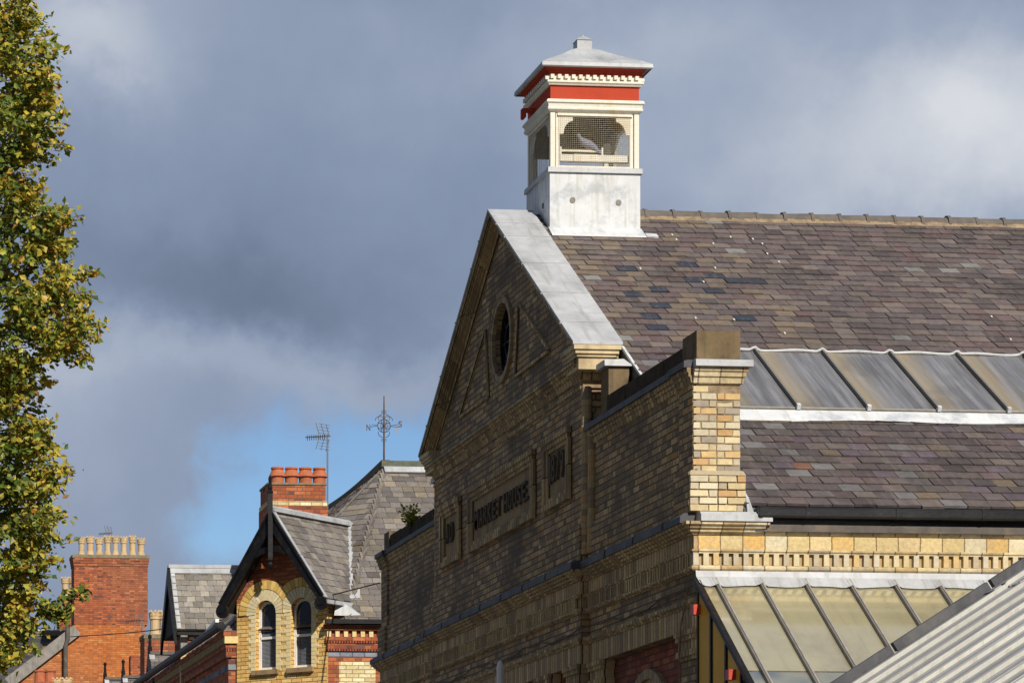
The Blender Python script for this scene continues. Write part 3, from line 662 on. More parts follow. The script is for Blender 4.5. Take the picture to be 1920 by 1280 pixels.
# oculus
f_ = YZ(-PR)
m = M(); voussoirs(m, oc, 0.455, 0.530, 0, 360, 40, f_, -0.030, 0.02, [(0.40, 0.30, 0.17), (0.30, 0.22, 0.14), (0.44, 0.33, 0.19)], gap=0.08)
voussoirs(m, oc, 0.531, 0.552, 0, 360, 40, f_, -0.038, 0.02, [(0.34, 0.25, 0.15)], gap=0.05)
ocw = m.build('oculus_surround', 'tintmat', mh)
M().prism(arc(*oc, 0.464, 0, 360, 32)[:-1], f_, 0.13, 0.15).build('oculus_glass', 'glass', ocw)
m = M()
for r0, r1 in [(0.42, 0.463), (0.20, 0.222)]: voussoirs(m, oc, r0, r1, 0, 360, 32, f_, 0.08, 0.128, (1, 1, 1), gap=0.0)
for k in range(8):
    t = math.pi * k / 4; m.beam(f_(oc[0] + .2 * math.cos(t), oc[1] + .2 * math.sin(t), .105), f_(oc[0] + .44 * math.cos(t), oc[1] + .44 * math.sin(t), .105), 0.024, 0.03, (1, 0, 0))
m.beam(f_(oc[0] - .2, oc[1], .105), f_(oc[0] + .2, oc[1], .105), .018, .03, (1, 0, 0)); m.beam(f_(oc[0], oc[1] - .2, .105), f_(oc[0], oc[1] + .2, .105), .018, .03, (1, 0, 0))
m.build('glazing_bars', 'black', ocw)
# triangular raised fillets either side of the oculus
for pts in [[(868, 770), (910, 632), (918, 742)], [(972, 567), (1030, 657), (966, 706)]]:
    q = [at(px, py, X=-PR - 0.015) for px, py in pts]
    if pts[0][0] == 868:
        q = [Vector((p.x, 2 * oc[0] - pp.y, pp.z)) for p, pp in zip(q, [at(px, py, X=-PR - 0.015) for px, py in [(972, 567), (1030, 657), (966, 706)]])]
    m = M()
    for i in range(3): m.beam(q[i], q[(i + 1) % 3], 0.035, 0.032, (1, 0, 0))
    m.build('triangle_fillet', 'sootmould', mh)
# inscription panels
def text_mesh(txt, width, height, ext):
    cu = bpy.data.curves.new('letters', 'FONT'); cu.body = txt; cu.extrude = ext / 2; cu.offset = 0.012; cu.resolution_u = 3
    ob = bpy.data.objects.new('letters', cu); COL.objects.link(ob)
    bpy.context.view_layer.update()
    me = bpy.data.meshes.new_from_object(ob.evaluated_get(bpy.context.evaluated_depsgraph_get()))
    bpy.data.objects.remove(ob)
    xs = [v.co.x for v in me.vertices]; ys = [v.co.y for v in me.vertices]
    ax, bx_, ay, by = min(xs), max(xs), min(ys), max(ys)
    m = M()
    m.add([((v.co.x - ax) / (bx_ - ax) * width, (v.co.y - ay) / (by - ay) * height, v.co.z + ext / 2) for v in me.vertices], [tuple(p.vertices) for p in me.polygons])
    bpy.data.meshes.remove(me)
    return m
def panel(ya, yb, txt, ty0, ty1, tz0, tz1, label):
    z0, z1 = 6.80, 7.63; iy0, iy1, iz0, iz1 = ya + 0.20, yb - 0.20, 6.93, 7.46
    x = -PR
    pn = M().box(x - 0.004, x + 0.02, iy0, iy1, iz0, iz1).build('sign_panel', 'stonepale', mh)
    pn['label'] = label
    fr = M()
    for (a, b2, c, d, o) in [(ya, yb, z1 - .06, z1, .07), (ya + .04, yb - .04, z1 - .12, z1 - .061, .05), (ya, yb, z0, z0 + .07, .06), (iy0 - .02, iy1 + .02, iz0 - .06, iz0 + .0, .035),
                             (ya, ya + .08, z0 + .071, z1 - .121, .05), (yb - .08, yb, z0 + .071, z1 - .121, .05), (ya + .081, iy0, iz0 - .05, z1 - .121, .033), (iy1, yb - .081, iz0 - .05, z1 - .121, .033), (iy0, iy1, iz1, z1 - .121, .030)]:
        fr.box(x - o, x + .01, a, b2, c, d)
    fr.build('panel_frame', 'sootmould', pn)
    advs = {'M': .86, ' ': .36, '.': .22, '1': .45}
    tot = sum(advs.get(q, .66) for q in txt); k = (ty1 - ty0) / tot; yy = ty1
    for q in txt:
        a = advs.get(q, .66) * k
        if q != ' ':
            tm = text_mesh(q, a * .80, (tz1 - tz0) if q != '.' else .045, 0.035)
            tm.v = [(x - 0.004 - vz, yy - vx, tz0 + vy) for vx, vy, vz in tm.v]
            tm.build('letter' if q.isalpha() else 'full_stop' if q == '.' else 'numeral', 'letter', pn)
        yy -= a
panel(5.95, 9.36, 'MARKET HOUSE.', 6.22, 9.02, 7.07, 7.31, 'wide stone panel lettered MARKET HOUSE.')
panel(4.34, 5.52, '1879', 4.56, 5.28, 7.10, 7.42, 'small square panel with the date')
panel(9.83, 11.0, 'AD', 10.2, 10.65, 7.10, 7.36, 'small square panel lettered AD')
# ---- roof of the market house
XV = 0.305
m = M()
m.prism([(-0.05, RZ0 - .03), (YC, RIDGE - .03), (WID + .05, RZ0 - .03), (WID + 0.05, RZ0 - .16), (YC, RIDGE - 1.2), (-.05, RZ0 - .16)], lambda y, z, h: (h, y, z), 0.48, SIDE)
m.prism([(2.75, roofz(2.75) - .03), (YC, RIDGE - .03), (WID - 2.75, roofz(2.75) - .03), (WID - 2.75, 7.2), (2.75, 7.2)], lambda y, z, h: (h, y, z), XV, 0.479)
m.build('roof_deck', 'leaddark', mh)
cs = 1 / math.hypot(1, RM); vdir = (0, cs, RM * cs); SL = (YC + 0.05) / cs
base_pal = [(0.139, 0.106, 0.099), (0.151, 0.116, 0.105), (0.124, 0.096, 0.092), (0.161, 0.125, 0.111), (0.115, 0.090, 0.088), (0.149, 0.106, 0.100), (0.134, 0.108, 0.104), (0.171, 0.135, 0.117)]
def tone(px):   # upper slope: tan near the gable, plum further along, a few renewed blue slates
    def f(u, v):
        x = u; r = rnd.random()
        if 0.7 < x < 2.5 and 3.9 < v < 7.2 and r < 0.10: return (0.040, 0.047, 0.068)
        if r < 0.012: return (0.25, 0.24, 0.225)
        if x < 2.6 and r < 0.34:
            k = rnd.uniform(0.85, 1.1); return (0.205 * k, 0.155 * k, 0.115 * k)
        if r > 0.91: k = rnd.uniform(.85, 1.1); return (0.152 * k, 0.102 * k, 0.097 * k)
        return None
    return f
def tone_low(u, v):
    r = rnd.random()
    if r < 0.012: return (0.23, 0.105, 0.065)
    if r < 0.075: k = rnd.uniform(.8, 1.1); return (0.189 * k, 0.176 * k, 0.172 * k)
    if r < 0.13: k = rnd.uniform(.8, 1.1); return (0.189 * k, 0.142 * k, 0.095 * k)
    if r < 0.23: k = rnd.uniform(.8, 1.1); return (0.129 * k, 0.096 * k, 0.110 * k)
    return None
vy = lambda y: (y + 0.05) / cs
YS0, YS1 = 2.12, 3.53                # skylight strip on the slope
o_ = (0, -0.05, RZ0)
m = M(); slates(m, o_, (1, 0, 0), vdir, lambda v: 0.485, lambda v: SIDE, vy(1.90), 0.228, 0.183, [tuple(q * .84 for q in p_) for p_ in base_pal], over=tone_low, thick=.013); m.build('slate_courses', 'slate', mh)
vo = vy(3.55)
o2 = Vector(o_) + Vector(vdir) * vo
m = M(); slates(m, o2, (1, 0, 0), vdir, lambda v: XV, lambda v: SIDE, SL - vo - 0.03, 0.226, 0.183, base_pal, thick=.013, over=lambda u, v: tone(0)(u, v + vo)); m.build('slate_courses', 'slate', mh)
m = M(); slates(m, Vector(o_) + Vector(vdir) * vy(1.95), (1, 0, 0), vdir, lambda v: 0.485, lambda v: 1.06, vy(2.9) - vy(1.95), 0.226, 0.183, base_pal, over=tone_low, thick=.013); m.build('slate_courses', 'slate', mh)
o3 = Vector(o_) + Vector(vdir) * vy(2.75)
m = M(); slates(m, o3, (1, 0, 0), vdir, lambda v: XV, lambda v: 1.06, vy(3.55) - vy(2.75), 0.24, 0.183, base_pal, over=tone_low); m.build('slate_courses', 'slate', mh)
bk = M(); slates(bk, (SIDE, WID + .05, RZ0), (-1, 0, 0), (0, -cs, RM * cs), lambda v: 0, lambda v: SIDE - XV, SL - .03, 0.5, 0.37, base_pal); bk.build('slate_courses', 'slate', mh)
nn = Vector((0, -RM * cs, cs))
SP = lambda x, y, h=0.0: Vector((x, y, roofz(y))) + nn * h
m = M(); x = XV
while x < SIDE:      # lead verge turned up along the gable edge
    m.beam(SP(x, 0), SP(x, 0.01), .01, .01); break
M().beam(SP(XV + .004, 2.7, .006), SP(XV + .004, 3.72, .006), 0.03, 0.03, nn).build('verge_flashing', 'leadwhite', mh)
clips = 0
for i in range(17):
    x = rnd.uniform(0.9, 3.0) if i < 14 else rnd.uniform(3.6, 7); y = rnd.uniform(3.9, 7.4)
    p = SP(x, y, 0.030)
    M().obox(p, (0.018, 0, 0), Vector(vdir) * 0.036, nn * 0.010).build('slate_clip', 'white', mh)
# ridge tiles on mortar
m = M(); xx = 1.45
while xx < SIDE:
    k = rnd.uniform(-.012, .012); m.hexa([(xx, YC - .17, RIDGE - .10), (xx + .11, YC - .17 + k, RIDGE - .10), (xx + .11, YC + .17, RIDGE - .1), (xx, YC + .17, RIDGE - .1), (xx, YC - .115 + k, RIDGE - .022 + k), (xx + .11, YC - .115, RIDGE - .022 + k), (xx + .11, YC + .1, RIDGE - .03), (xx, YC + .1, RIDGE - .03)]); xx += .11
m.build('ridge_bedding', 'mortar', mh)
x = 1.50; i = 0
while x < SIDE - 0.3:
    L_ = 0.36 if i else 0.22
    tm = M(); sag = rnd.uniform(-.008, .008); tl = rnd.uniform(-.006, .012)
    prof = lambda rr: [(YC + rr * math.cos(R(t)) * 1.05, RIDGE - .045 + rr * math.sin(R(t)) * 1.05) for t in range(0, 181, 18)]
    for (xa, xb, rr) in [(x, x + 0.04, 0.127), (x + 0.04, x + L_, 0.110)]:
        pf = prof(rr); k = len(pf)
        tm.add([(xa, a, b2 + sag) for a, b2 in pf] + [(xb, a, b2 + sag + tl) for a, b2 in pf], [(j, j + 1, k + j + 1, k + j) for j in range(k - 1)] + [tuple(range(k)), tuple(range(2 * k - 1, k - 1, -1))])
    tm.build('ridge_tile', 'ridge', mh); x += L_; i += 1
# skylight strip
skl = M().hexa([SP(1.08, YS0 - .02, .004), SP(SIDE, YS0 - .02, .004), SP(SIDE, YS1 + .03, .004), SP(1.08, YS1 + .03, .004), SP(1.08, YS0 - .02, .045), SP(SIDE, YS0 - .02, .045), SP(SIDE, YS1 + .03, .045), SP(1.08, YS1 + .03, .045)]).build('skylight', 'bar', mh)
xb0 = 1.775 - 2 * 0.787; n_ = 0
xs = [xb0 + i * 0.787 for i in range(12)]
for i in range(11):
    xa, xb = max(xs[i] + .02, 1.08), xs[i + 1] - .02
    if xb < 1.2 or xb > SIDE: continue
    k = 8
    vs, fs = [], []
    me_v = M()
    for j in range(k):
        ua, ub = xa + (xb - xa) * j / k, xa + (xb - xa) * (j + 1) / k
        me_v.add([SP(ua, YS0, .055), SP(ub, YS0, .055), SP(ub, YS1, .06), SP(ua, YS1, .06)], [(0, 1, 2, 3)], ((j + .5) / k, 0, 0))
    me_v.build('glass_pane', 'grimy', skl)
for xx in xs[2:]:
    if xx > SIDE: break
    M().beam(SP(xx, YS0 - .03, .075), SP(xx, YS1 + .02, .08), 0.022, 0.045, nn).build('glazing_bar', 'bar', skl)
    M().beam(SP(xx - .008, YS0 - .02, .099), SP(xx - .008, YS1, .104), 0.006, 0.004, nn).build('bar_strip', 'alu', skl)  # thin pale line laid along one side as a painted highlight
    M().obox(SP(xx - .02, YS0 - .06, .06), (.04, 0, 0), Vector(vdir) * .05, nn * .055).build('bar_clip', 'leadwhite', skl)
M().obox(SP(1.08, YS0 - .035, .046), (SIDE - 1.08, 0, 0), Vector(vdir) * .035, nn * .018).build('sill_bar', 'palebar', skl)
fm = M(); xx = 1.06
while xx < SIDE:        # wavy lead apron under and lead welt over the glass
    q = [0.02 * math.sin(xx * 3.1) + rnd.uniform(-.012, .012) for _ in range(1)][0]
    p = [0.02 * math.sin((xx + .19) * 3.1) for _ in range(1)][0]
    fm.add([SP(xx, YS0 - .245 + q, .022), SP(xx + .19, YS0 - .245 + p, .022), SP(xx + .19, YS0 - .05, .05), SP(xx, YS0 - .05, .05)], [(0, 1, 2, 3)]); xx += .19
fm.build('apron_flashing', 'leadwhite', skl)
wm = M(); pts = []
xx = 1.06
while xx < SIDE:
    t = ((xx - xb0) / 0.787) % 1; bump = 0.038 * math.exp(-((min(t, 1 - t)) / 0.045) ** 2) + 0.008 * math.sin(xx * 9)
    pts.append(SP(xx, YS1 + .015, .075 + bump)); xx += 0.03
wm.tube(pts, 0.015, 6).build('head_flashing', 'leadwhite', skl)
# gutter and fascia along the eave
m = M(); prof = [(-.06, 6.06), (-.065, 6.075), (-.165, 6.075), (-.185, 6.05), (-.185, 5.985), (-.17, 5.965), (-.06, 5.965)]
m.prism([(a, b2) for a, b2 in prof], lambda y, z, h: (h, y, z), 0.59, SIDE)
gt = m.build('gutter', 'plastic', mh)
for xx in (0.60, 1.08, 2.02, 2.92, 3.55, 4.6, 5.6): M().prism([(a - .006 if a < -.1 else a, b2 + (.004 if b2 > 6 else -.004)) for a, b2 in prof], lambda y, z, h: (h, y, z), xx, xx + 0.035).build('gutter_joint', 'plastic', gt)
M().box(0.585, SIDE, -0.055, 0.02, 5.90, 5.963).build('soffit_board', 'plastic', mh)
M().box(0.585, SIDE, -0.095, 0.02, 5.835, 5.905).build('fascia_board', 'fascia', mh)
M().sweep([(0.585, -0.004), (SIDE, -0.004)], [(-.05, 5.834), (.062, 5.834), (.055, 5.815), (.042, 5.80), (-.05, 5.80)]).build('cornice_moulding', 'buffmould', mh)
M().hexa([(0.505, -0.12, 5.94), (0.575, -0.16, 5.94), (0.575, 0.3, 5.94), (0.505, 0.3, 5.94), (0.505, -0.02, 6.24), (0.53, -0.05, 6.18), (0.53, 0.3, 6.3), (0.505, 0.3, 6.3)]).build('stop_end_flashing', 'lead', mh)

# ---- ventilation lantern astride the ridge
LX0, LX1, LY0, LY1 = 0.372, 1.522, YC - 0.575, YC + 0.575
ln = M().box(LX0, LX1, LY0, LY1, 10.05, 11.27).build('lantern', 'leadwhite', mh)
ln['label'] = 'square louvred roof lantern with a red band and lead cap'
m = M()
m.hexa([(LX0 - .02, LY0 - .20, roofz(LY0 - .20) + .03), (LX1 + .03, LY0 - .20, roofz(LY0 - .20) + .03), (LX1 + .03, LY0, roofz(LY0) + .03), (LX0 - .02, LY0, roofz(LY0) + .03),
        (LX0 - .02, LY0 - .19, roofz(LY0 - .20) + .045), (LX1 + .025, LY0 - .19, roofz(LY0 - .20) + .045), (LX1 + .012, LY0 - .002, roofz(LY0) + .06), (LX0 - .02, LY0 - .002, roofz(LY0) + .06)])
m.obox((LX1 + .025, LY0 - .20, roofz(LY0 - .20) + .03), (.15, .01, -.004), (0, .09, .09 * RM), (0, -.01, .018))
m.build('foot_flashing', 'leadwhite', ln)
for xx in (0.66, 1.245): M().prism(arc(xx, 10.92 + (xx - .66) * -.03, 0.036, 0, 360, 14)[:-1], lambda a, b2, h: (a, h, b2), LY0 - .008, LY0 + .01).build('lead_dot', 'timber', ln)
for yy in (7.45, 7.95): M().prism(arc(yy, 10.92, 0.034, 0, 360, 14)[:-1], lambda a, b2, h: (h, a, b2), LX0 - .008, LX0 + .01).build('lead_dot', 'leaddark', ln)
def ring(x0, x1, y0, y1): return [(x0, y1), (x0, y0), (x1, y0), (x1, y1), (x0, y1)]
def rsweep(o0, prof):
    m = M(); P = [(LX0 - o0, LY1 + o0), (LX0 - o0, LY0 - o0), (LX1 + o0, LY0 - o0), (LX1 + o0, LY1 + o0)]
    for i in range(4):
        a, b2 = P[i], P[(i + 1) % 4]; c0 = P[i - 1]; d0 = P[(i + 2) % 4]
        d = (Vector(b2) - Vector(a)).normalized(); nrm = Vector((d.y, -d.x)); k = len(prof)
        vs = [(a[0] + (nrm.x - d.x) * o, a[1] + (nrm.y - d.y) * o, z) for o, z in prof] + [(b2[0] + (nrm.x + d.x) * o, b2[1] + (nrm.y + d.y) * o, z) for o, z in prof]
        m.add(vs, [(j, (j + 1) % k, k + (j + 1) % k, k + j) for j in range(k)])
    return m
rsweep(0, [(-.04, 11.335), (.022, 11.325), (.028, 11.262), (-.04, 11.255)]).build('sill_flashing', 'lead', ln)
PB, PTOP = 11.335, 12.02
for (x0, y0) in [(LX0, LY0), (LX1 - .085, LY0), (LX0, LY1 - .085), (LX1 - .085, LY1 - .085)]:
    M().box(x0 + .012, x0 + .073, y0 + .012, y0 + .073, PB, PTOP + .02).build('corner_post', 'cream', ln)
for ax in ('x', 'y'):
    for side in (0, 1):
        if ax == 'x': fn = (lambda a, b2, h, s=side: (LX0 + a, (LY0 + .022 + h) if not s else (LY1 - .022 - h), b2))
        else: fn = (lambda a, b2, h, s=side: ((LX0 + .022 + h) if not s else (LX1 - .022 - h), LY0 + a, b2))
        # arched frame: opening with shouldered top
        a0, a1 = 0.19, 0.96
        a0, a1 = 0.13, 1.02
        hole = [(a0, PB + .02), (a1, PB + .02), (a1, 11.75)] + [(a1 - .05 - .12 * (1 - math.cos(R(t))), 11.75 + .16 * math.sin(R(t))) for t in (0, 20, 45, 70, 90)] + [(a1 - .17, 11.965), (a0 + .17, 11.965)] + [(a0 + .05 + .12 * (1 - math.cos(R(t))), 11.75 + .16 * math.sin(R(t))) for t in (90, 70, 45, 20, 0)] + [(a0, 11.75)]
        M().holed([(0.085, PB), (1.065, PB), (1.065, PTOP), (0.085, PTOP)], [hole], fn, 0.03).build('arched_frame', 'cream', ln)
        mm = M()
        for k in range(38):
            a = 0.12 + k * 0.0244
            mm.beam(fn(a, PB + .01, -.016), fn(a, 12.0, -.016), 0.0017, 0.0017, (0.3, 0.4, 0.1))
        for k in range(28):
            z = PB + .012 + k * 0.0242
            mm.beam(fn(0.11, z, -.018), fn(1.03, z, -.018), 0.0017, 0.0017)
        mm.build('wire_mesh', 'wire', ln)
        tb = M()
        tb.beam(fn(0.10, 11.985, -.014), fn(1.05, 11.985, -.014), 0.02, 0.03); tb.build('mesh_batten', 'cream', ln)
M().box(LX0 + .15, LX1 - .12, LY0 + .07, LY0 + .16, 11.425, 11.505).build('inner_beam', 'cream', ln)
M().box(LX0 + .32, LX1 - .52, LY0 + .055, LY0 + .071, 11.42, 11.51).build('beam_patch', 'cream', ln)
M().box(LX0 + .18, LX0 + .70, LY0 + .19, LY0 + .22, 11.575, 11.60).build('inner_rail', 'cream', ln)
for xx in (.18, .71): M().box(LX0 + xx, LX0 + xx + .02, LY0 + .185, LY0 + .225, 11.50, 11.63).build('rail_bracket', 'cream', ln)
M().box(LX0 + .82, LX0 + .90, LY0 + .45, LY0 + .53, PB, 11.75).build('inner_post', 'cream', ln)
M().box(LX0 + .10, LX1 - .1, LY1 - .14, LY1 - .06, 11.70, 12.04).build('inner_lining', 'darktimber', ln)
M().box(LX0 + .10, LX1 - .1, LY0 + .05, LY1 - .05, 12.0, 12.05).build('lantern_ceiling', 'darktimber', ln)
# string, red band, dentilled cornice
rsweep(0, [(-.04, 12.165), (.03, 12.165), (.044, 12.145), (.044, 12.125), (.025, 12.11), (.02, 12.075), (.03, 12.06), (.028, 12.04), (.0, 12.015), (-.04, 12.015)]).build('string_moulding', 'cream', ln)
M().box(LX0 + .012, LX1 - .012, LY0 + .012, LY1 - .012, 12.165, 12.36).build('red_band', 'redpaint', ln)
rsweep(0, [(-.04, 12.415), (.01, 12.415), (.01, 12.40), (.036, 12.40), (.036, 12.375), (.02, 12.36), (.012, 12.345), (-.04, 12.345)]).build('dentil_bed', 'cream', ln)
dd = M()
for k in range(13):
    a = .0 + k * 0.0895
    dd.box(LX0 + a, LX0 + a + .045, LY0 - .055, LY0 + .02, 12.415, 12.465)
    dd.box(LX0 - .055, LX0 + .02, LY0 + a, LY0 + a + .045, 12.415, 12.465)
    dd.box(LX1 - .02, LX1 + .055, LY0 + a, LY0 + a + .045, 12.415, 12.465)
dd.box(LX0 - .004, LX1 + .004, LY0 - .004, LY1 + .004, 12.416, 12.464); dd.build('dentil_course', 'cream', ln)
rsweep(0, [(-.1, 12.565), (.075, 12.56), (.070, 12.550), (.030, 12.528), (.018, 12.50), (.018, 12.466), (-.1, 12.466)]).build('red_cornice', 'redpaint', ln)
# lead cap with a sweeping hip
CX_, CY_ = (LX0 + LX1) / 2, YC
m = M(); cap = [(0.69, 12.540), (0.705, 12.555), (0.70, 12.60), (0.60, 12.665), (0.45, 12.745), (0.32, 12.82), (0.20, 12.90), (0.115, 12.945), (0.09, 12.95)]
for i in range(len(cap) - 1):
    (ra, za), (rb, zb) = cap[i], cap[i + 1]
    A4 = [(CX_ - ra, CY_ - ra, za), (CX_ + ra, CY_ - ra, za), (CX_ + ra, CY_ + ra, za), (CX_ - ra, CY_ + ra, za)]
    B4 = [(CX_ - rb, CY_ - rb, zb), (CX_ + rb, CY_ - rb, zb), (CX_ + rb, CY_ + rb, zb), (CX_ - rb, CY_ + rb, zb)]
    m.add(A4 + B4, [(k, (k + 1) % 4, 4 + (k + 1) % 4, 4 + k) for k in range(4)])
m.add([(CX_ - .688, CY_ - .688, 12.561), (CX_ + .688, CY_ - .688, 12.561), (CX_ + .688, CY_ + .688, 12.561), (CX_ - .688, CY_ + .688, 12.561)], [(0, 1, 2, 3)])
m.build('lead_cap', 'lead', ln)
m = M().box(CX_ - .095, CX_ + .095, CY_ - .095, CY_ + .095, 12.94, 13.06)
m.hexa([(CX_ - .105, CY_ - .105, 13.06), (CX_ + .105, CY_ - .105, 13.06), (CX_ + .105, CY_ + .105, 13.06), (CX_ - .105, CY_ + .105, 13.06), (CX_ - .03, CY_ - .03, 13.12), (CX_ + .03, CY_ - .03, 13.12), (CX_ + .03, CY_ + .03, 13.12), (CX_ - .03, CY_ + .03, 13.12)])
m.lathe([(0.02, 0), (0.02, .03), (0, .04)], (CX_, CY_, 13.11), 8)
m.build('cap_finial', 'lead', ln)
m = M(); yb_ = LY0 + 0.80
m.beam((LX0 + .02, yb_, 12.245), (LX0 - .15, yb_, 12.235), 0.05, 0.05); m.prism([(LX0 - .10, 12.25), (LX0 - .16, 12.25), (LX0 - .16, 12.13), (LX0 - .13, 12.12), (LX0 - .10, 12.15)], lambda a, z, h: (a, h, z), yb_ - .03, yb_ + .03)
m.prism([(LX0, 12.22), (LX0 - .12, 12.23), (LX0, 12.17)], lambda a, z, h: (a, h, z), yb_ - .02, yb_ + .02)
m.build('hoist_bracket', 'redpaint', ln)
# a pigeon on the rail inside the lantern
def bird(p, label):
    m = M(); x, y, z = p
    body = [(x - .10, y, z + .145), (x - .07, y, z + .12), (x, y, z + .085), (x + .09, y, z + .03), (x + .19, y, z - .045)]
    m.tube([(x - .105, y, z + .20), (x - .10, y, z + .185), (x - .085, y, z + .15), (x - .04, y, z + .10), (x + .03, y, z + .07), (x + .10, y, z + .03), (x + .15, y, z - .01), (x + .22, y, z - .06)], [.012, .027, .024, .05, .056, .045, .025, .015], 10)
    bd = m.build('pigeon', 'bluegrey', smooth=True)
    tag(bd, label, 'bird')
    M().beam((x - .125, y, z + .188), (x - .15, y, z + .18), .01, .008).build('beak', 'black', bd)
    for s_ in (-.02, .02): M().tube([(x - .0, y + s_, z + .04), (x, y + s_, z + .0)], .005, 5).build('leg', 'redlamp', bd)
bird((LX0 + .52, LY0 + .205, 11.60), 'blue-grey pigeon perched on the cream rail inside the roof lantern')

# ------------------------------------------------------------------ glazed lean-to canopy against the side wall
cn = thing('glass_canopy', 'lean-to canopy of obscured glass on grey bars below the dentil cornice', 'canopy', (0.0, 0.0, 0.0))
CZ, CM = 5.36, 0.70; CYE = -3.1
CP = lambda x, y, h=0.0: Vector((x, -y, CZ - CM * y)) + Vector((0, -CM, 1)).normalized() * h
cup = Vector((0, -CM, 1)).normalized()
bars = [-0.02, 0.165] + [0.165 + 0.465 * i for i in range(1, 9)]
for i in range(len(bars) - 1):
    for (ya, yb) in [(0.06, 1.53), (1.55, 3.1)]:
        g_ = M().hexa([CP(bars[i] + .012, ya, 0), CP(bars[i + 1] - .012, ya, 0), CP(bars[i + 1] - .012, yb, 0), CP(bars[i] + .012, yb, 0), CP(bars[i] + .012, ya, .008), CP(bars[i + 1] - .012, ya, .008), CP(bars[i + 1] - .012, yb, .008), CP(bars[i] + .012, yb, .008)])
        g_.build('glass_pane', 'frosted' if ya < 1 else 'lowerglass', cn)
for i, x in enumerate(bars):
    M().beam(CP(x, 0.03, .02), CP(x, 3.12, .02), 0.034 if i else 0.055, 0.05, cup).build('glazing_bar', 'bar' if i else 'black', cn)
    if i: M().beam(CP(x + .012, 0.05, .048), CP(x + .012, 3.1, .048), 0.016, 0.008, cup).build('bar_strip', 'palebar', cn)
M().beam(CP(-.02, 1.60, -.04), CP(bars[-1], 1.60, -.04), 0.16, 0.06, cup).build('purlin', 'bar', cn)
m = M(); x = -0.02
while x < bars[-1]:
    t = min(abs(x - b2) for b2 in bars); t2 = min(abs(x + .031 - b2) for b2 in bars)
    h = lambda q: .022 + .035 * math.exp(-(q / .035) ** 2)
    m.add([CP(x, -.01, .10), CP(x + .031, -.01, .10), CP(x + .031, .035, .05), CP(x, .035, .05)], [(0, 1, 2, 3)])
    m.add([CP(x, .035, .05), CP(x + .031, .035, .05), CP(x + .031, .155 + .012 * math.sin(x * 9), h(t2)), CP(x, .155 + .012 * math.sin(x * 9), h(t))], [(0, 1, 2, 3)]); x += .031
m.build('head_flashing', 'lead', cn)
for k, y in enumerate([0.14, 0.56, 1.03, 1.50, 1.98, 2.45, 2.92]):
    M().box(-.035, .005, -y - .02, -y + .02, 0.1, CZ - CM * y - .03).build('side_mullion', 'black', cn)
    if k: M().hexa([(-.02, -y + .02, 1.0), (-.012, -y + .02, 1.0), (-.012, -y + .42, 1.0), (-.02, -y + .42, 1.0), (-.02, -y + .02, CZ - CM * y - .05), (-.012, -y + .02, CZ - CM * y - .05), (-.012, -y + .42, CZ - CM * (y - .42) - .05), (-.02, -y + .42, CZ - CM * (y - .42) - .05)]).build('side_pane', 'sideglass', cn)
M().box(-.03, bars[-1], -3.14, -3.08, 0.1, CZ - CM * 3.1).build('canopy_front', 'bar', cn)
for (y, z) in [(0.22, 5.03), (1.33, 4.28)]: M().box(-.11, -.036, -y - .05, -y + .05, z - .06, z + .04).build('red_bracket', 'redlamp', cn)

# ------------------------------------------------------------------ ribbed metal roof of the neighbouring hall
YV = -3.7; TA = 0.637
pv = at(1589, 1280, Y=YV)
hall = thing('market_hall', 'low hall roofed with pale ribbed metal sheets, nearest to the viewer', 'building', (2.5, YV - 4, 0.0))
cA = 1 / math.hypot(1, TA)
up_ = Vector((cA, 0, TA * cA)); hn = Vector((-TA * cA, 0, cA))
HP = lambda s, y, h=0.0: Vector((pv.x, y, pv.z)) + up_ * s + hn * h
S0, S1 = -1.6, 6.0
m = M(); y = YV - 0.02; rib = []; cols = []
PAN, RIB = (0.66, 0.68, 0.70), (1.42, 1.38, 1.29)  # sun on the ribs and shade in the pans painted into the tints
while y > YV - 10.5:
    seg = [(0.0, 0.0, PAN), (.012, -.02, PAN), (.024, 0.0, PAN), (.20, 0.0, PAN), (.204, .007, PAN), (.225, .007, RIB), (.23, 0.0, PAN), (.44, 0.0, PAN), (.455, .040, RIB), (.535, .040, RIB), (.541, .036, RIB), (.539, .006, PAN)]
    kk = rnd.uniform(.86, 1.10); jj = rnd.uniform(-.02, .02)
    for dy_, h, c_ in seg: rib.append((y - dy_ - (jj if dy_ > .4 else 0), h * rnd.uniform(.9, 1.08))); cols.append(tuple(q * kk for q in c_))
    y -= 0.565
LAP = 1.5
for (sa, sb, off, ls) in [(S0, LAP + .12, 0.0, 0), (LAP, S1, .012, 1)]:
    vs = []
    for yy, h in rib: vs += [HP(sa + (rnd.uniform(-.02, .02) if ls else 0), yy, h + off), HP(sb, yy, h + off)]
    o_v = len(m.v); m.v += [tuple(p) for p in vs]
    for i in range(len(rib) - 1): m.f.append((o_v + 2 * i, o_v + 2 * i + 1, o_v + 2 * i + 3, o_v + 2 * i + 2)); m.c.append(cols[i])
    vs2 = []
    if ls:
        for yy, h in rib: vs2 += [HP(sa, yy, h + off), HP(sa, yy, h)]
        m.add(vs2, [(2 * i, 2 * i + 1, 2 * i + 3, 2 * i + 2) for i in range(len(rib) - 1)])
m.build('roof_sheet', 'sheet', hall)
M().hexa([HP(S0, YV + .03, -.16), HP(S1, YV + .03, -.16), HP(S1, YV - 10.4, -.16), HP(S0, YV - 10.4, -.16), HP(S0, YV + .03, -.02), HP(S1, YV + .03, -.02), HP(S1, YV - 10.4, -.02), HP(S0, YV - 10.4, -.02)]).build('roof_deck', 'leaddark', hall)
for k in range(7):
    s0 = S0 + k * 1.07
    M().obox(HP(s0, YV - .03, .0), up_ * 1.03, (0, 0.075, 0), hn * .085).build('verge_flashing', 'leaddark', hall)
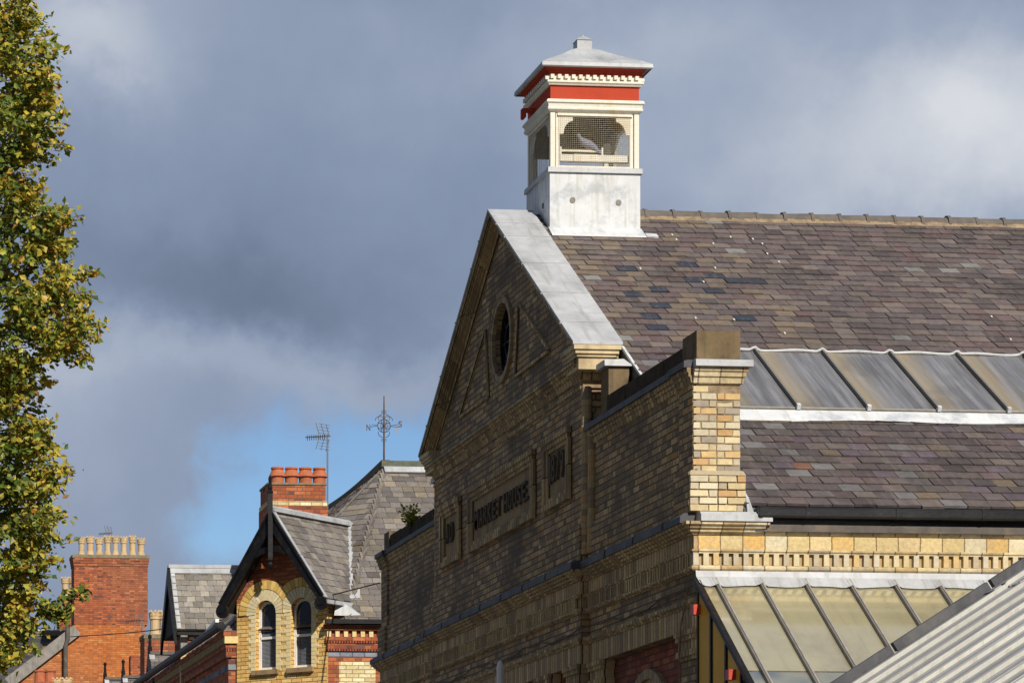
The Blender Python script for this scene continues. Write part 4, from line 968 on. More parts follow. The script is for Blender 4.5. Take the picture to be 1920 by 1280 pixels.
for k, (s_, j) in enumerate([(LAP + .03, 2), (LAP + .05, 3), (LAP - .02, 6)]):
    yy = YV - .02 - j * .565 - .495
    M().obox(HP(s_ - .05, yy - .06, .042), up_ * .07, (0, .12, 0), hn * .02).build('sheet_bracket', 'iron', hall)
M().prism([(pv.x - 1.3, 0.0), (pv.x - 1.3, pv.z - 1.05), (pv.x + 5.0, pv.z + 2.95), (pv.x + 5.0, 0.0)], lambda a, z, h: (a, h, z), YV - 10, YV - .3).build('hall_wall', 'redshade', hall)

# ------------------------------------------------------------------ CORNER HOUSE with canted gable
ch = thing('corner_house', 'red and yellow brick corner house with a black-trimmed gable over twin arched windows', 'house', (2.5, 30.0, 0.0))
CQ = Vector((0.915, 24.725, 0)); CD = Vector((-1, 1, 0)).normalized(); CNn = Vector((-1, -1, 0)).normalized()
cf = lambda s, z, h=0.0: CQ + CD * s + Vector((0, 0, z)) - CNn * h       # h goes into the wall
CW = 2.02
wins = [(0.352, 0.800), (1.135, 1.590)]
SILL, SPR = 6.76, 7.80
def hole(a, b2, lo=SILL):
    c, r = (a + b2) / 2, (b2 - a) / 2
    return [(a, lo), (b2, lo)] + arc(c, SPR, r, 0, 180, 12)
M().holed([(0, 0), (CW, 0), (CW, 8.02), (0, 8.02)], [hole(*q) for q in wins], cf, 0.25).build('bay_wall', 'yellow', ch)
M().prism([(0, 8.02), (CW, 8.02), (CW, 8.08), (CW / 2 + .02, 9.40), (0, 8.08)], cf, 0.0, 0.25).build('gable_wall', 'red', ch)
mid = (wins[0][1] + wins[1][0]) / 2
for (a, b2) in wins:
    c, r = (a + b2) / 2, (b2 - a) / 2
    cl = (-.0, mid - .003) if a < mid else (mid + .003, CW + .02)
    m = M(); voussoirs(m, (c, SPR), r + .005, r + .20, -4, 184, 17, cf, -.018, .02, [(0.86, 0.74, 0.46), (0.82, 0.68, 0.38), (0.88, 0.78, 0.52)], clip=cl)
    voussoirs(m, (c, SPR), r + .21, r + .37, -2, 182, 19, cf, -.026, .02, [(0.84, 0.56, 0.16), (0.74, 0.50, 0.15), (0.88, 0.63, 0.21)], clip=cl)
    m.build('arch_ring', 'tintmat', ch)
    for sgn, e in ((-1, a), (1, b2)):
        jm = M(); z = SILL - .02; i = 0
        while z < SPR - .06:
            wd = 0.16 if i % 2 else 0.105
            e0, e1 = (e - wd, e - .004) if sgn < 0 else (e + .004, e + wd)
            jm.prism([(e0, z + .003), (e1, z + .003), (e1, z + .071), (e0, z + .071)], cf, -.008, .02, rnd.choice([(0.86, 0.74, 0.44), (0.80, 0.66, 0.34), (0.84, 0.68, 0.36)]))
            z += .0745; i += 1
        jm.build('window_jamb', 'tintmat', ch)
    w_ = M()
    o = hole(a, b2); inn = [(a + .045, SILL + .05), (b2 - .045, SILL + .05)] + arc(c, SPR, r - .045, 0, 180, 12)
    w_.holed(o, [inn], lambda p, q, h: cf(p, q, .10 + h), 0.05)
    w_.prism([(a + .03, 7.33), (b2 - .03, 7.33), (b2 - .03, 7.375), (a + .03, 7.375)], cf, 0.10, 0.15)
    wo = w_.build('window', 'white', ch)
    M().prism(inn, cf, 0.135, 0.14).build('pane', 'glass', wo)
    bl = M()
    for k in range(26): bl.prism([(a + .05, SILL + .06 + k * .024), (b2 - .05, SILL + .06 + k * .024), (b2 - .05, SILL + .074 + k * .024), (a + .05, SILL + .074 + k * .024)], cf, 0.128, 0.134)
    bl.build('blind', 'bluebrick', wo)
    M().prism([(a - .06, SILL - .09), (b2 + .06, SILL - .09), (b2 + .06, SILL - .005), (a - .06, SILL - .005)], cf, -.06, .05).build('sill', 'stonepale', wo)
CA = 1.02; ZAP = 9.60; GS = (ZAP - 8.02) / 1.12; OV = 0.30
for sgn in (-1, 1):
    m = M(); A0 = (CA, ZAP - .0); A1 = (CA + sgn * 1.12, ZAP - GS * 1.12)
    dirv = Vector((A1[0] - A0[0], A1[1] - A0[1])).normalized(); nrm = Vector((-dirv.y, dirv.x)) * (1 if sgn < 0 else -1)
    wdt = 0.20
    p0, p1 = Vector(A0), Vector(A1) + dirv * .05
    down = Vector((0, -1))
    poly = [p0, p1, p1 + nrm * 0 + down * .20, p0 + down * .33]
    m.prism([(q.x, q.y) for q in poly], cf, -OV - .035, -OV + .015)
    m.prism(arc(p1.x - sgn * .05, p1.y - .12, .13, 0, 360, 14)[:-1], cf, -OV - .05, -OV + .02)
    m.prism(arc(p1.x - sgn * .05, p1.y - .12, .045, 0, 360, 10)[:-1], cf, -OV - .065, -OV - .04)
    m.beam(cf(p0.x, p0.y + .02, -OV - .02), cf(p1.x, p1.y + .02, -OV - .02), .09, .035, (0, 0, 1))
    m.build('bargeboard', 'black', ch)
    M().beam(cf(CA + sgn * .02, ZAP - .0 + .03, -OV + .01), cf(CA + sgn * 1.19, ZAP - GS * 1.19 + .03, -OV + .01), .07, .03, (0, 0, 1)).build('verge_strip', 'lead', ch)
m = M(); pts = [cf(CA - .62 + 1.24 * k / 14, 8.72 + .20 * math.sin(math.pi * k / 14), -OV + .01) for k in range(15)]
for k in range(14): m.beam(pts[k], pts[k + 1], .06, .11, (0, 0, 1))
m.build('collar_brace', 'black', ch)
m = M(); m.beam(cf(CA, 8.75, -OV - .05), cf(CA, 9.95, -OV - .05), .085, .085, (1, 0, 0))
m.lathe([(0.0, 0), (.03, .03), (.05, .08), (.03, .13), (.06, .16), (.05, .20)], cf(CA, 8.55, -OV - .05), 8)
m.lathe([(.06, 0), (.06, .03), (.035, .05), (.045, .10), (.03, .2), (.035, .28), (0, .34)], cf(CA, 9.93, -OV - .05), 8)
m.build('finial_post', 'black', ch)
# right-hand wall on the side street
ry = 24.74
M().box(0.915, 7.0, ry, ry + .3, 0, 7.5).build('side_wall', 'red', ch)
m = M(); x = 0.90
while x < 4.5: m.box(x, x + .075, ry - .06, ry + .01, 7.275, 7.395, rnd.choice([(0.72, 0.56, 0.25), (0.76, 0.62, 0.32)])); x += .155
m.box(.91, 4.5, ry - .012, ry + .012, 7.276, 7.394, (.30, .09, .05)); m.build('dentil_course', 'tintmat', ch)
for z0, z1, o, k in [(7.396, 7.50, .09, 'red'), (7.21, 7.274, .05, 'red'), (7.165, 7.209, .045, 'rope'), (7.06, 7.164, .03, 'red'), (7.02, 7.059, .04, 'rope'), (6.925, 7.019, .008, 'bluebrick')]:
    M().box(0.93 - o, 7.0, ry - o, ry + .01, z0, z1).build('brick_band', k, ch)
M().box(1.13, 1.80, ry - .012, ry + .01, 6.0, 6.83).build('yellow_panel', 'paleyellow', ch)
M().box(0.85, 7.1, ry - .22, ry - .10, 7.50, 7.58).build('gutter', 'black', ch)
# left-hand wall on the main street, with its corbelled cornice
lx = -0.66
M().box(lx, -0.3, 26.22, 38.5, 0, 7.5).build('street_wall', 'red', ch)
for z0, z1, o, k in [(7.42, 7.52, .10, 'red'), (7.20, 7.28, .06, 'red'), (7.14, 7.199, .05, 'rope'), (7.03, 7.139, .05, 'red'), (6.80, 6.90, .008, 'bluebrick')]:
    M().box(lx - o, -0.38, 26.20 - o * .4, 38.5, z0, z1).build('brick_band', k, ch)
m = M(); y = 26.15
m.box(lx - .085, -.40, 26.13, 26.26, 7.285, 7.415, (0.74, 0.58, 0.26)); y = 26.32
while y < 37: m.box(lx - .085, lx + .01, y, y + .085, 7.285, 7.415, (0.42, 0.32, 0.15)); y += .16
m.box(lx - .012, lx + .012, 26.2, 37, 7.286, 7.414, (.30, .09, .05)); m.build('dentil_course', 'tintmat', ch)
for k in range(7): M().box(lx - .02, lx + .01, 27.0 + k * .62, 27.22 + k * .62, 5.6, 6.62).build('yellow_pier', 'paleyellow', ch)
m = M(); m.tube([(lx - .17, 26.0, 7.60), (lx - .17, 38.5, 7.60)], .075, 8); m.build('street_gutter', 'black', ch)
# main roof: two slopes meeting on a hip behind the gable, ridges along both streets
EX, EY, EZ, RK = -0.72, 24.55, 7.50, 3.38
mp = [(0.20, 0.182, 0.17), (0.225, 0.20, 0.18), (0.17, 0.155, 0.15), (0.24, 0.215, 0.185), (0.155, 0.135, 0.13), (0.19, 0.165, 0.145), (0.26, 0.22, 0.17)]
q2 = 1 / math.sqrt(2)
A_ = Vector((EX, EY, EZ)); B_ = Vector((EX + RK, EY + RK, EZ + RK))
HR, HL = Vector((1.22, EY, EZ)), Vector((EX, 26.49, EZ))       # feet of the two hips
m = M(); slates(m, (EX, EY, EZ), (1, 0, 0), (0, q2, q2), lambda v: HR.x - EX + (B_.x - HR.x) * v * q2 / RK, lambda v: 9.0, RK / q2, 0.22, 0.165, mp)
slates(m, (EX, 39.0, EZ), (0, -1, 0), (q2, 0, q2), lambda v: 0, lambda v: 39.0 - HL.y - (B_.y - HL.y) * v * q2 / RK, RK / q2, 0.22, 0.165, mp)
ce = HR - HL; cl_ = ce.length; cu = ce.normalized(); foot = HL + cu * (B_ - HL).dot(cu); cv = B_ - foot; cfrac = (B_ - HL).dot(cu)
slates(m, HL, cu, cv, lambda v: cfrac * v / cv.length, lambda v: cl_ - (cl_ - cfrac) * v / cv.length, cv.length, 0.22, 0.165, mp)
mr = m.build('main_roof', 'slategrey', ch)
dz_ = Vector((0, 0, -.025))
dk = M().add([HR + dz_, Vector((9, EY, EZ)) + dz_, Vector((9, B_.y, B_.z)) + dz_, B_ + dz_, HL + dz_, Vector((EX, 39, EZ)) + dz_, Vector((B_.x, 39, B_.z)) + dz_, Vector((B_.x + RK, 39, EZ)), Vector((9, B_.y + RK, EZ))], [(0, 1, 2, 3), (4, 0, 3), (5, 4, 3, 6), (3, 2, 8), (3, 8, 7, 6), (5, 6, 7)])
dk.build('roof_deck', 'under', mr)
m = M()
for h_, n_ in ((HR, 26), (HL, 28)):
    for i in range(n_ - 1):
        a, b2 = h_.lerp(B_, i / n_), h_.lerp(B_, (i + 1.1) / n_)
        m.beam(a + Vector((0, 0, .018)), b2 + Vector((0, 0, .012)), .045, .008, Vector((-.4, -1, 1.6)), rnd.choice(mp))
m.build('hip_slates', 'slategrey', mr)
def kroof(s_, z_):
    """distance behind the bay front at which the gable roof height z_ meets the main roof"""
    if z_ > EZ + RK: return 4.0
    k = 0.0; nn_ = cu.cross(cv).normalized()
    while k < 4.0:
        p_ = cf(s_, 0, k); zr = EZ + (p_.y - EY); zc_ = HL.z - (nn_.x * (p_.x - HL.x) + nn_.y * (p_.y - HL.y)) / nn_.z
        if min(zr, zc_) >= z_: return k
        k += .02
    return 4.0
M().beam(B_ + Vector((-.10, -.03, .04)), B_ + Vector((.78, -.03, .04)), .14, .12).build('ridge_stone', 'ridgestone', mr)
M().beam(B_ + Vector((.79, 0, .05)), B_ + Vector((5, 0, .05)), .15, .08).build('ridge_lead', 'lead', mr)
M().obox(B_ + Vector((-.06, -.20, -.15)), (5, 0, 0), (0, .12, .12), (0, -.02, .02)).build('ridge_apron', 'lead', mr)
m = M(); prev = None
for i in range(15):
    t = i / 14; sag = -.10 * math.sin(math.pi * t)
    q = B_ + Vector((.0, t * 7.5, .06 + sag))
    if prev: m.beam(prev, q, .16, .14)
    prev = q
m.build('ridge_stone', 'ridgestone', mr)
# gable roof over the bay
CA = 1.02; ZAP = 9.60; GS = (ZAP - 8.02) / 1.12; OV = 0.30
gr = M(); gpal = [(0.215, 0.195, 0.18), (0.24, 0.215, 0.19), (0.185, 0.17, 0.165), (0.26, 0.23, 0.195), (0.20, 0.175, 0.155), (0.17, 0.15, 0.145)]
gh = math.hypot(1, GS)
for sgn in (-1, 1):
    e = cf(CA + sgn * 1.18, ZAP - GS * 1.18, -OV); vd = (cf(CA, ZAP, -OV) - e); back = -CNn
    if sgn < 0: slates(gr, e, back, vd, lambda v: 0, lambda v: OV + .04 + kroof(CA - 1.18 * (1 - v / vd.length), ZAP - GS * 1.18 * (1 - v / vd.length)), vd.length - .02, 0.21, 0.16, gpal)
    else: slates(gr, e + back * 2.6, -back, vd, lambda v: 0, lambda v: 2.6, vd.length - .02, 0.21, 0.16, gpal)
gro = gr.build('gable_roof', 'slategrey', ch)
M().prism([(CA - 1.17, ZAP - GS * 1.17 - .04), (CA, ZAP - .04), (CA + 1.17, ZAP - GS * 1.17 - .04), (CA + 1.17, ZAP - GS * 1.17 - .10), (CA, ZAP - .12), (CA - 1.17, ZAP - GS * 1.17 - .10)], cf, -OV, 0.9).build('roof_deck', 'under', gro)
m = M(); m.beam(cf(CA, ZAP + .035, -OV - .03), cf(CA, ZAP + .03, kroof(CA, ZAP) + .02), 0.16, 0.07); m.tube([cf(CA, ZAP + .075, -OV - .03), cf(CA, ZAP + .07, kroof(CA, ZAP) + .02)], .04, 8); m.build('ridge_lead', 'lead', gro)
M().beam(cf(CA - 1.2, ZAP - GS * 1.2 - .03, -OV - .02), cf(CA - 1.2, ZAP - GS * 1.2 - .03, .75), 0.10, 0.07).build('gutter', 'lead', gro)
# valley lead beside the gable roof
m = M()
def vp(t):
    s_ = CA - .03 - 1.12 * t; z_ = ZAP - GS * (CA - s_) + .03
    return cf(s_, z_ + .03, kroof(s_, z_))
for i in range(8):
    a, b2 = vp(i / 8), vp((i + 1.15) / 8)
    m.beam(a, b2, .15 + .018 * i, .015, Vector((-.2, -.8, 1)))
m.build('valley_flashing', 'lead', mr)
m = M(); m.add([cf(-.12, 7.98, .12), cf(-.12, 7.66, .04), Vector((1.55, 24.70, 7.66)), Vector((1.30, 24.95, 7.93))], [(0, 1, 2, 3)]); m.build('soaker_flashing', 'lead', mr)
# chimney stack with four terracotta pots
cx0, cx1, cy0, cy1 = 0.86, 2.02, 30.72, 31.7
cz = 10.93
ck = M().box(cx0, cx1, cy0, cy1, 6.5, cz).build('chimney', 'red', ch)
for (z0, z1, o, k) in [(cz, cz + .04, .02, 'flaunch'), (cz - .42, cz - .33, .025, 'paleyellow'), (cz - 1.2, cz - .421, .03, 'red')]:
    M().box(cx0 - o, cx1 + o, cy0 - o, cy1 + o, z0, z1).build('stack_band', k, ck)
for k in range(4):
    M().lathe([(.125, 0), (.13, .02), (.135, .15), (.172, .165), (.165, .185), (.112, .30), (.132, .315), (.128, .35), (.10, .35), (.10, .1)], (cx0 + .22 + k * .285, cy0 + .25, cz + .03), 16).build('chimney_pot', 'pot', ck, smooth=False)
# second dormer further down the street
DX, DY, DZ = -0.84, 32.9, 9.50; DG = 1.30
m = M()
e = Vector((DX, DY - 1.06, DZ - DG * 1.06)); slates(m, e, (1, 0, 0), Vector((0, 1.06, DG * 1.06)), lambda v: 0, lambda v: .95 + v * .72, math.hypot(1.06, DG * 1.06) - .02, .2, .155, [(0.27, 0.245, 0.215), (0.30, 0.27, 0.235), (0.235, 0.215, 0.20), (0.32, 0.29, 0.25)])
e = Vector((DX + 2.2, DY + 1.06, DZ - DG * 1.06)); slates(m, e, (-1, 0, 0), Vector((0, -1.06, DG * 1.06)), lambda v: 0, lambda v: 2.2, 1.7, .2, .155, mp)
dmr = m.build('dormer', 'slategrey', ch)
M().prism([(DY - 1.05, DZ - DG * 1.05 - .03), (DY, DZ - .03), (DY + 1.05, DZ - DG * 1.05 - .03)], lambda y, z, h: (h, y, z), DX + .01, DX + 2.4).build('dormer_deck', 'under', dmr)
m = M(); m.beam((DX - .03, DY, DZ + .04), (DX + 2.3, DY, DZ + .04), .13, .07); m.obox((DX, DY - .12, DZ - .13), (2.2, 0, 0), (0, .1, .13), (0, -.02, .02)); m.build('dormer_ridge', 'lead', dmr)
m = M()
for sgn in (-1, 1): m.prism([(DY, DZ + .02), (DY + sgn * 1.08, DZ - DG * 1.08), (DY + sgn * 1.08, DZ - DG * 1.08 - .28), (DY, DZ - .34)], lambda y, z, h: (h, y, z), DX - .05, DX)
m.build('dormer_bargeboard', 'black', dmr)
m = M()
for k in range(9): 
    t = k / 9; m.obox((DX + .005, DY - 1.06 + 1.0 * t, DZ - DG * (1.06 - 1.0 * t) + .025), (.085, 0, 0), (0, .09, .09 * DG), (0, -.01, .012))
m.build('verge_lead', 'lead', dmr)
M().box(-.62, 1.0, DY - .80, DY + .80, 7.0, 8.36).build('dormer_wall', 'red', dmr)
m = M().box(-.74, -.60, DY - .95, DY - .80, 5.5, 7.62); m.build('dormer_pier', 'paleyellow', dmr)
M().box(-.74, -.60, DY - .94, DY - .81, 7.62, 8.2).build('dormer_post', 'timber', dmr)
M().beam((DX, DY - 1.09, DZ - DG * 1.09 - .04), (.6, DY - 1.09, DZ - DG * 1.09 - .04), .08, .06).build('dormer_gutter', 'black', dmr)
M().box(-.55, -.45, DY - .83, DY - .805, 7.95, 8.0).build('wall_light', 'white', dmr)
M().tube([(lx - .1, 36.0, 7.5), (lx - .1, 36.0, 0)], .05, 6).build('downpipe', 'black', ch)
# short white flue strip lying in the street gutter valley
M().beam((-.66, 27.6, 7.86), (-.66, 29.2, 7.74), .07, .07).build('white_capping', 'white', ch)

# ------------------------------------------------------------------ weather vane and aerials
def scroll(m, c, r, a0, a1, rt=.011, n=12, rr=None):
    pts = []
    for i in range(n + 1):
        t = R(a0 + (a1 - a0) * i / n); q = r if rr is None else r + (rr - r) * i / n
        pts.append((c[0] + q * math.cos(t), c[1], c[2] + q * math.sin(t)))
    m.tube(pts, rt, 5)
vz = B_.z + .08; vx, vyy = at(720, 885, Y=B_.y).x, B_.y
wv = thing('weather_vane', 'rusty wrought-iron compass finial lettered N and S on the slate roof ridge', 'weather vane', (vx, vyy, vz))
M().tube([(vx, vyy, vz), (vx, vyy, vz + .5), (vx, vyy, vz + .80), (vx, vyy, vz + .96), (vx, vyy, vz + 1.27)], [.020, .018, .016, .016, .010], 8).build('spindle', 'iron', wv)
m = M(); zc = vz + .70
shrink = lambda q: (vx + (q[0] - vx) * .74, vyy + (q[1] - vyy) * .74, zc + (q[2] - zc) * .74)
for t in range(0, 360, 90):
    a = R(t)
    for sg in (-1, 1):
        c = (vx + .085 * math.cos(a), vyy, zc + .085 * math.sin(a)); scroll(m, c, .085, t + sg * 30, t + sg * 200, .010, 12, .05)
scroll(m, (vx, vyy, zc), .17, 0, 360, .011, 24); scroll(m, (vx, vyy, zc), .09, 0, 360, .009, 16)
for sg in (-1, 1):
    scroll(m, (vx + sg * .11, vyy, zc + .13), .12, 90 + sg * 60, 90 + sg * 60 - sg * 150, .009)
    scroll(m, (vx + sg * .02, vyy, zc - .17), .13, -90 + sg * 10, -90 + sg * 95, .010)
    scroll(m, (vx + sg * .02, vyy, zc + .17), .13, 90 - sg * 10, 90 - sg * 95, .010)
    scroll(m, (vx + sg * .035, vyy, zc + .36), .03, 0, 330, .008); scroll(m, (vx + sg * .035, vyy, zc - .37), .03, 0, 330, .008)
m.tube([(vx - .05, vyy - .17, zc), (vx + .05, vyy + .17, zc)], .01, 5)
m.v = [shrink(q) for q in m.v]; m.build('scrollwork', 'iron', wv, smooth=True)
m = M(); m.tube([(vx - .17, vyy, zc - .0), (vx - .36, vyy - .05, zc - .045)], .009, 5); m.tube([(vx + .17, vyy, zc), (vx + .38, vyy + .05, zc + .05)], .009, 5); m.tube([(vx - .17, vyy, zc + .02), (vx - .34, vyy - .05, zc + .015)], .007, 5); m.tube([(vx + .1, vyy - .05, zc - .02), (vx + .33, vyy - .2, zc - .06)], .007, 5)
m.v = [shrink(q) for q in m.v]; m.build('compass_arm', 'iron', wv)
def letter(ch_, x, z, hgt, name, mat):
    t = text_mesh(ch_, hgt * .62, hgt, .014); t.v = [(x + a, vyy + c, z + b2) for a, b2, c in t.v]; t.v = [shrink(q) for q in t.v]; t.build(name, mat, wv)
letter('N', vx - .46, zc - .13, .16, 'compass_letter', 'iron'); letter('S', vx + .38, zc - .03, .16, 'compass_letter', 'iron'); letter('E', vx + .31, zc - .16, .13, 'compass_letter', 'palebar')
def aerial(p, hgt, label, s=1.0):
    x, y, z = p
    t = thing('television_aerial', label, 'aerial', p, 'television aerials on the rooftops')
    M().tube([(x, y, z), (x, y, z + hgt)], .016 * s, 6).build('mast', 'alu', t)
    m = M(); zt = z + hgt - .05
    m.tube([(x + .05 * s, y, zt + .02), (x - .42 * s, y - .1, zt - .03)], .012 * s, 5)
    for k in range(9):
        f_ = k / 9; cx_ = x - .05 * s - .36 * s * f_
        m.tube([(cx_ - .02 * s, y - .10 * s, zt - .03 * f_ + .03 * s), (cx_ + .02 * s, y + .10 * s, zt - .03 * f_ - .03 * s)], .006 * s, 4)
    m.build('boom', 'iron', t)
    m = M()
    for sg in (-1, 1):
        for k in (-1, 0, 1): m.tube([(x - .06 * s + .11 * s * k, y + .1 * k, zt + sg * .03), (x - .12 * s + .11 * s * k - .03 * sg * 0, y + .1 * k, zt + sg * .24 * s)], .007 * s, 4)
        for k in range(4): m.tube([(x - .18 * s, y - .1, zt + sg * (.06 + .055 * k) * s), (x + .05 * s, y + .1, zt + sg * (.06 + .055 * k) * s)], .004 * s, 4)
    m.build('reflector', 'alu', t)
    return t
pa = at(614, 950, D=64.5); aerial((pa.x, pa.y, pa.z - .25), 1.76, 'pale television aerial on a thin mast beside the red chimney stack', 1.15)

# ------------------------------------------------------------------ terrace beyond the corner house
def crown_pot(m, p, r, h, n=12):
    m.lathe([(r * 1.15, 0), (r * 1.1, h * .08), (r * .80, h * .30), (r * .78, h * .62), (r * 1.02, h * .66), (r * 1.0, h * .74), (r * 1.08, h * .78), (r * 1.08, h * .90), (r * .85, h * .90), (r * .8, h * .3)], p, n)
    for k in range(8):
        t = 2 * math.pi * k / 8; cx_, cy_ = p[0] + r * .97 * math.cos(t), p[1] + r * .97 * math.sin(t)
        m.lathe([(r * .26, 0), (r * .18, h * .06), (0, h * .11)], (cx_, cy_, p[2] + h * .89), 5)
    return m
th = thing('terrace_house', 'red brick terrace house with crown-topped buff pots behind the small slate dormer', 'house', (2.5, 45.0, 0.0))
M().box(-.62, 6.0, 38.9, 56, 0, 7.3).build('front_wall', 'red', th)
m = M(); slates(m, (-.8, 56, 7.2), (0, -1, 0), (q2, 0, q2), lambda v: 0, lambda v: 17.1, 4.2, .3, .22, [(0.16, 0.145, 0.14), (0.19, 0.17, 0.155)]); m.build('roof', 'slategrey', th)
M().add([(-.8, 38.9, 7.18), (2.2, 38.9, 10.15), (5.2, 38.9, 7.18), (-.8, 56, 7.18), (2.2, 56, 10.15), (5.2, 56, 7.18)], [(0, 1, 2), (5, 4, 3), (0, 3, 4, 1), (1, 4, 5, 2)]).build('roof_deck', 'under', th)
p0 = at(271, 1196, D=72); p1 = at(330, 1280, D=72)
stk = M().box(p0.x, p0.x + 1.35, p0.y, p0.y + .8, 6.8, p0.z).build('chimney', 'red', th)
M().box(p0.x - .02, p0.x + 1.37, p0.y - .02, p0.y + .82, p0.z, p0.z + .10).build('stack_cap', 'flaunch', stk)
for px_ in (291, 309.5, 330):
    q = at(px_, 1190, D=72.3); crown_pot(M(), (q.x, q.y + .1, p0.z + .05), .125, .66).build('chimney_pot', 'buffpot', stk)
def small_dormer(pxl, py, D):
    q = at(pxl, py, D=D); G = 1.25
    m = M(); e = Vector((q.x, q.y - .9, q.z - G * .9)); slates(m, e, (1, 0, 0), Vector((0, .9, G * .9)), lambda v: 0, lambda v: .8 + v * .6, math.hypot(.9, .9 * G), .2, .15, [(0.16, 0.145, 0.14), (0.19, 0.17, 0.16), (0.14, 0.125, 0.12)])
    d = m.build('dormer', 'slategrey', th)
    M().prism([(q.y - .89, q.z - G * .89 - .03), (q.y, q.z - .03), (q.y + .89, q.z - G * .89 - .03)], lambda y, z, h: (h, y, z), q.x + .01, q.x + 2.0).build('dormer_deck', 'under', d)
    m = M()
    for sgn in (-1, 1): m.prism([(q.y, q.z + .02), (q.y + sgn * .92, q.z - G * .92), (q.y + sgn * .92, q.z - G * .92 - .2), (q.y, q.z - .25)], lambda y, z, h: (h, y, z), q.x - .05, q.x)
    m.build('dormer_bargeboard', 'black', d)
    M().beam((q.x, q.y, q.z + .03), (q.x + 1.9, q.y, q.z + .03), .13, .07).build('dormer_ridge', 'ridge', d)
    M().lathe([(.05, 0), (.05, .16), (.035, .2), (.03, .36), (.045, .38), (.045, .42), (0, .46)], (q.x, q.y, q.z), 8).build('finial', 'black', d)
    M().obox((q.x - .02, q.y - .12, q.z - .14), (.12, 0, 0), (0, .1, .13), (0, -.02, .02)).build('lead_saddle', 'lead', d)
small_dormer(281, 1226, 69.5); small_dormer(231, 1270, 76); small_dormer(197, 1273, 81)
pz = at(245, 1228, D=84); pc = at(268, 1280, D=84)
M().box(pz.x, pz.x + .36, pz.y, pz.y + .4, 6, pz.z).build('brick_stub', 'red', th)

# ------------------------------------------------------------------ tall gabled house with the great chimney
fh = thing('gabled_house', 'tall orange-red brick house with a broad chimney carrying eight crown pots', 'house', (3.0, 88.0, 0.0))
Yf = 83.6
cl = at(139, 1045, Y=Yf); cr = at(277, 1045, Y=Yf); zt = cl.z
mz = at(200, 1160, Y=Yf).z
ck = M().box(cl.x, cr.x, Yf, Yf + 1.0, mz - .2, zt).build('chimney', 'red', fh)
for i, (d, o) in enumerate([(0.30, .02), (0.20, .035), (0.10, .05)]): M().box(cl.x - o, cr.x + o, Yf - o, Yf + 1 + o, zt - d, zt - d + .095).build('oversailing_course', 'red', ck)
M().box(cl.x - .07, cr.x + .07, Yf - .07, Yf + 1.07, zt, zt + .12).build('stack_cap', 'flaunch', ck)
for k, px_ in enumerate((153, 169, 186, 201.5, 216.5, 232, 248.5, 264.5)):
    q = at(px_, 1045, Y=Yf + .4); crown_pot(M(), (q.x, Yf + .4, zt + .08), .135 * rnd.uniform(.90, 1.08), .80 * rnd.uniform(.93, 1.05)).build('chimney_pot', 'buffpot', ck)
gl = at(20, 1280, Y=Yf); gtop = at(139, 1181, Y=Yf); wr = at(269, 1280, Y=Yf)
M().prism([(gl.x - .3, 0), (wr.x + .05, 0), (wr.x + .05, mz - .21), (gtop.x + .05, mz - .21), (gl.x - .3, gl.z - .2)], lambda a, z, h: (a, h, z), Yf + .01, Yf + .4).build('gable_wall', 'orange', fh)
m = M(); m.beam((gl.x - .1, Yf - .12, gl.z), (gtop.x + .1, Yf - .12, gtop.z + .02), .05, .42, (0, 0, 1)); m.build('bargeboard', 'timber', fh)
M().box(wr.x + .05, wr.x + 5, Yf + .3, Yf + 9, 0, mz - 1.0).build('rear_wall', 'orange', fh)
# slate roof behind the bargeboard
rr_ = at(136, 1190, Y=88); rl = at(30, 1190, Y=88); rl.z = rr_.z; rb = at(20, 1300, Y=84.5)
m = M(); vv = Vector((0, 88 - 84.2, rl.z - (rb.z))); slates(m, (rl.x - 4, 84.2, rb.z), (1, 0, 0), vv, lambda v: 0, lambda v: rr_.x - rl.x + 4.6, vv.length, .35, .22, [(0.07, 0.068, 0.07), (0.085, 0.08, 0.08), (0.06, 0.058, 0.062)])
sr = m.build('rear_roof', 'slategrey', fh)
M().beam((rl.x - 4, 88, rl.z + .03), (rr_.x + .3, 88, rr_.z + .05), .3, .2).build('ridge_stone', 'flaunch', sr)
M().beam((rl.x - 4, 88.1, rl.z + .16), (rr_.x - .1, 88.1, rr_.z + .18), .12, .06).build('ridge_lead', 'leadwhite', sr)
M().prism([(84.2, rb.z - .05), (88, rl.z - .03), (91.8, rb.z - .05), (91.8, 0), (84.25, 0)], lambda y, z, h: (h, y, z), rl.x - 4, rr_.x + .2).build('rear_wing', 'orange', fh)
pp = at(123, 1172, Y=Yf - .2); m = M(); m.tube([(pp.x + .08, Yf - .2, pp.z + .1), (pp.x + .08, Yf - .2, pp.z - .5), (pp.x + .0, Yf - .2, pp.z - .75), (pp.x + .0, Yf - .2, 0)], .085, 8); m.build('downpipe', 'fascia', fh)
# rear chimney of the same house
q0 = at(111, 1116, Y=90); q1 = at(140, 1116, Y=90)
c2 = M().box(q0.x, q1.x + .5, 90, 91, 8, q0.z).build('rear_chimney', 'red', fh)
for px_ in (122, 136): q = at(px_, 1116, Y=90.4); crown_pot(M(), (q.x, 90.4, q0.z), .15, .8).build('chimney_pot', 'buffpot', c2)
q = at(208, 1050, Y=90); t = aerial((q.x, 90.0, q.z - 1.2), 2.3, 'small aerial seen over the row of eight crown pots', 1.2)
q = at(266, 1250, D=90); aerial((q.x, q.y, q.z - .6), 2.0, 'small aerial against the orange brick wall beside the buff pots', 1.2)
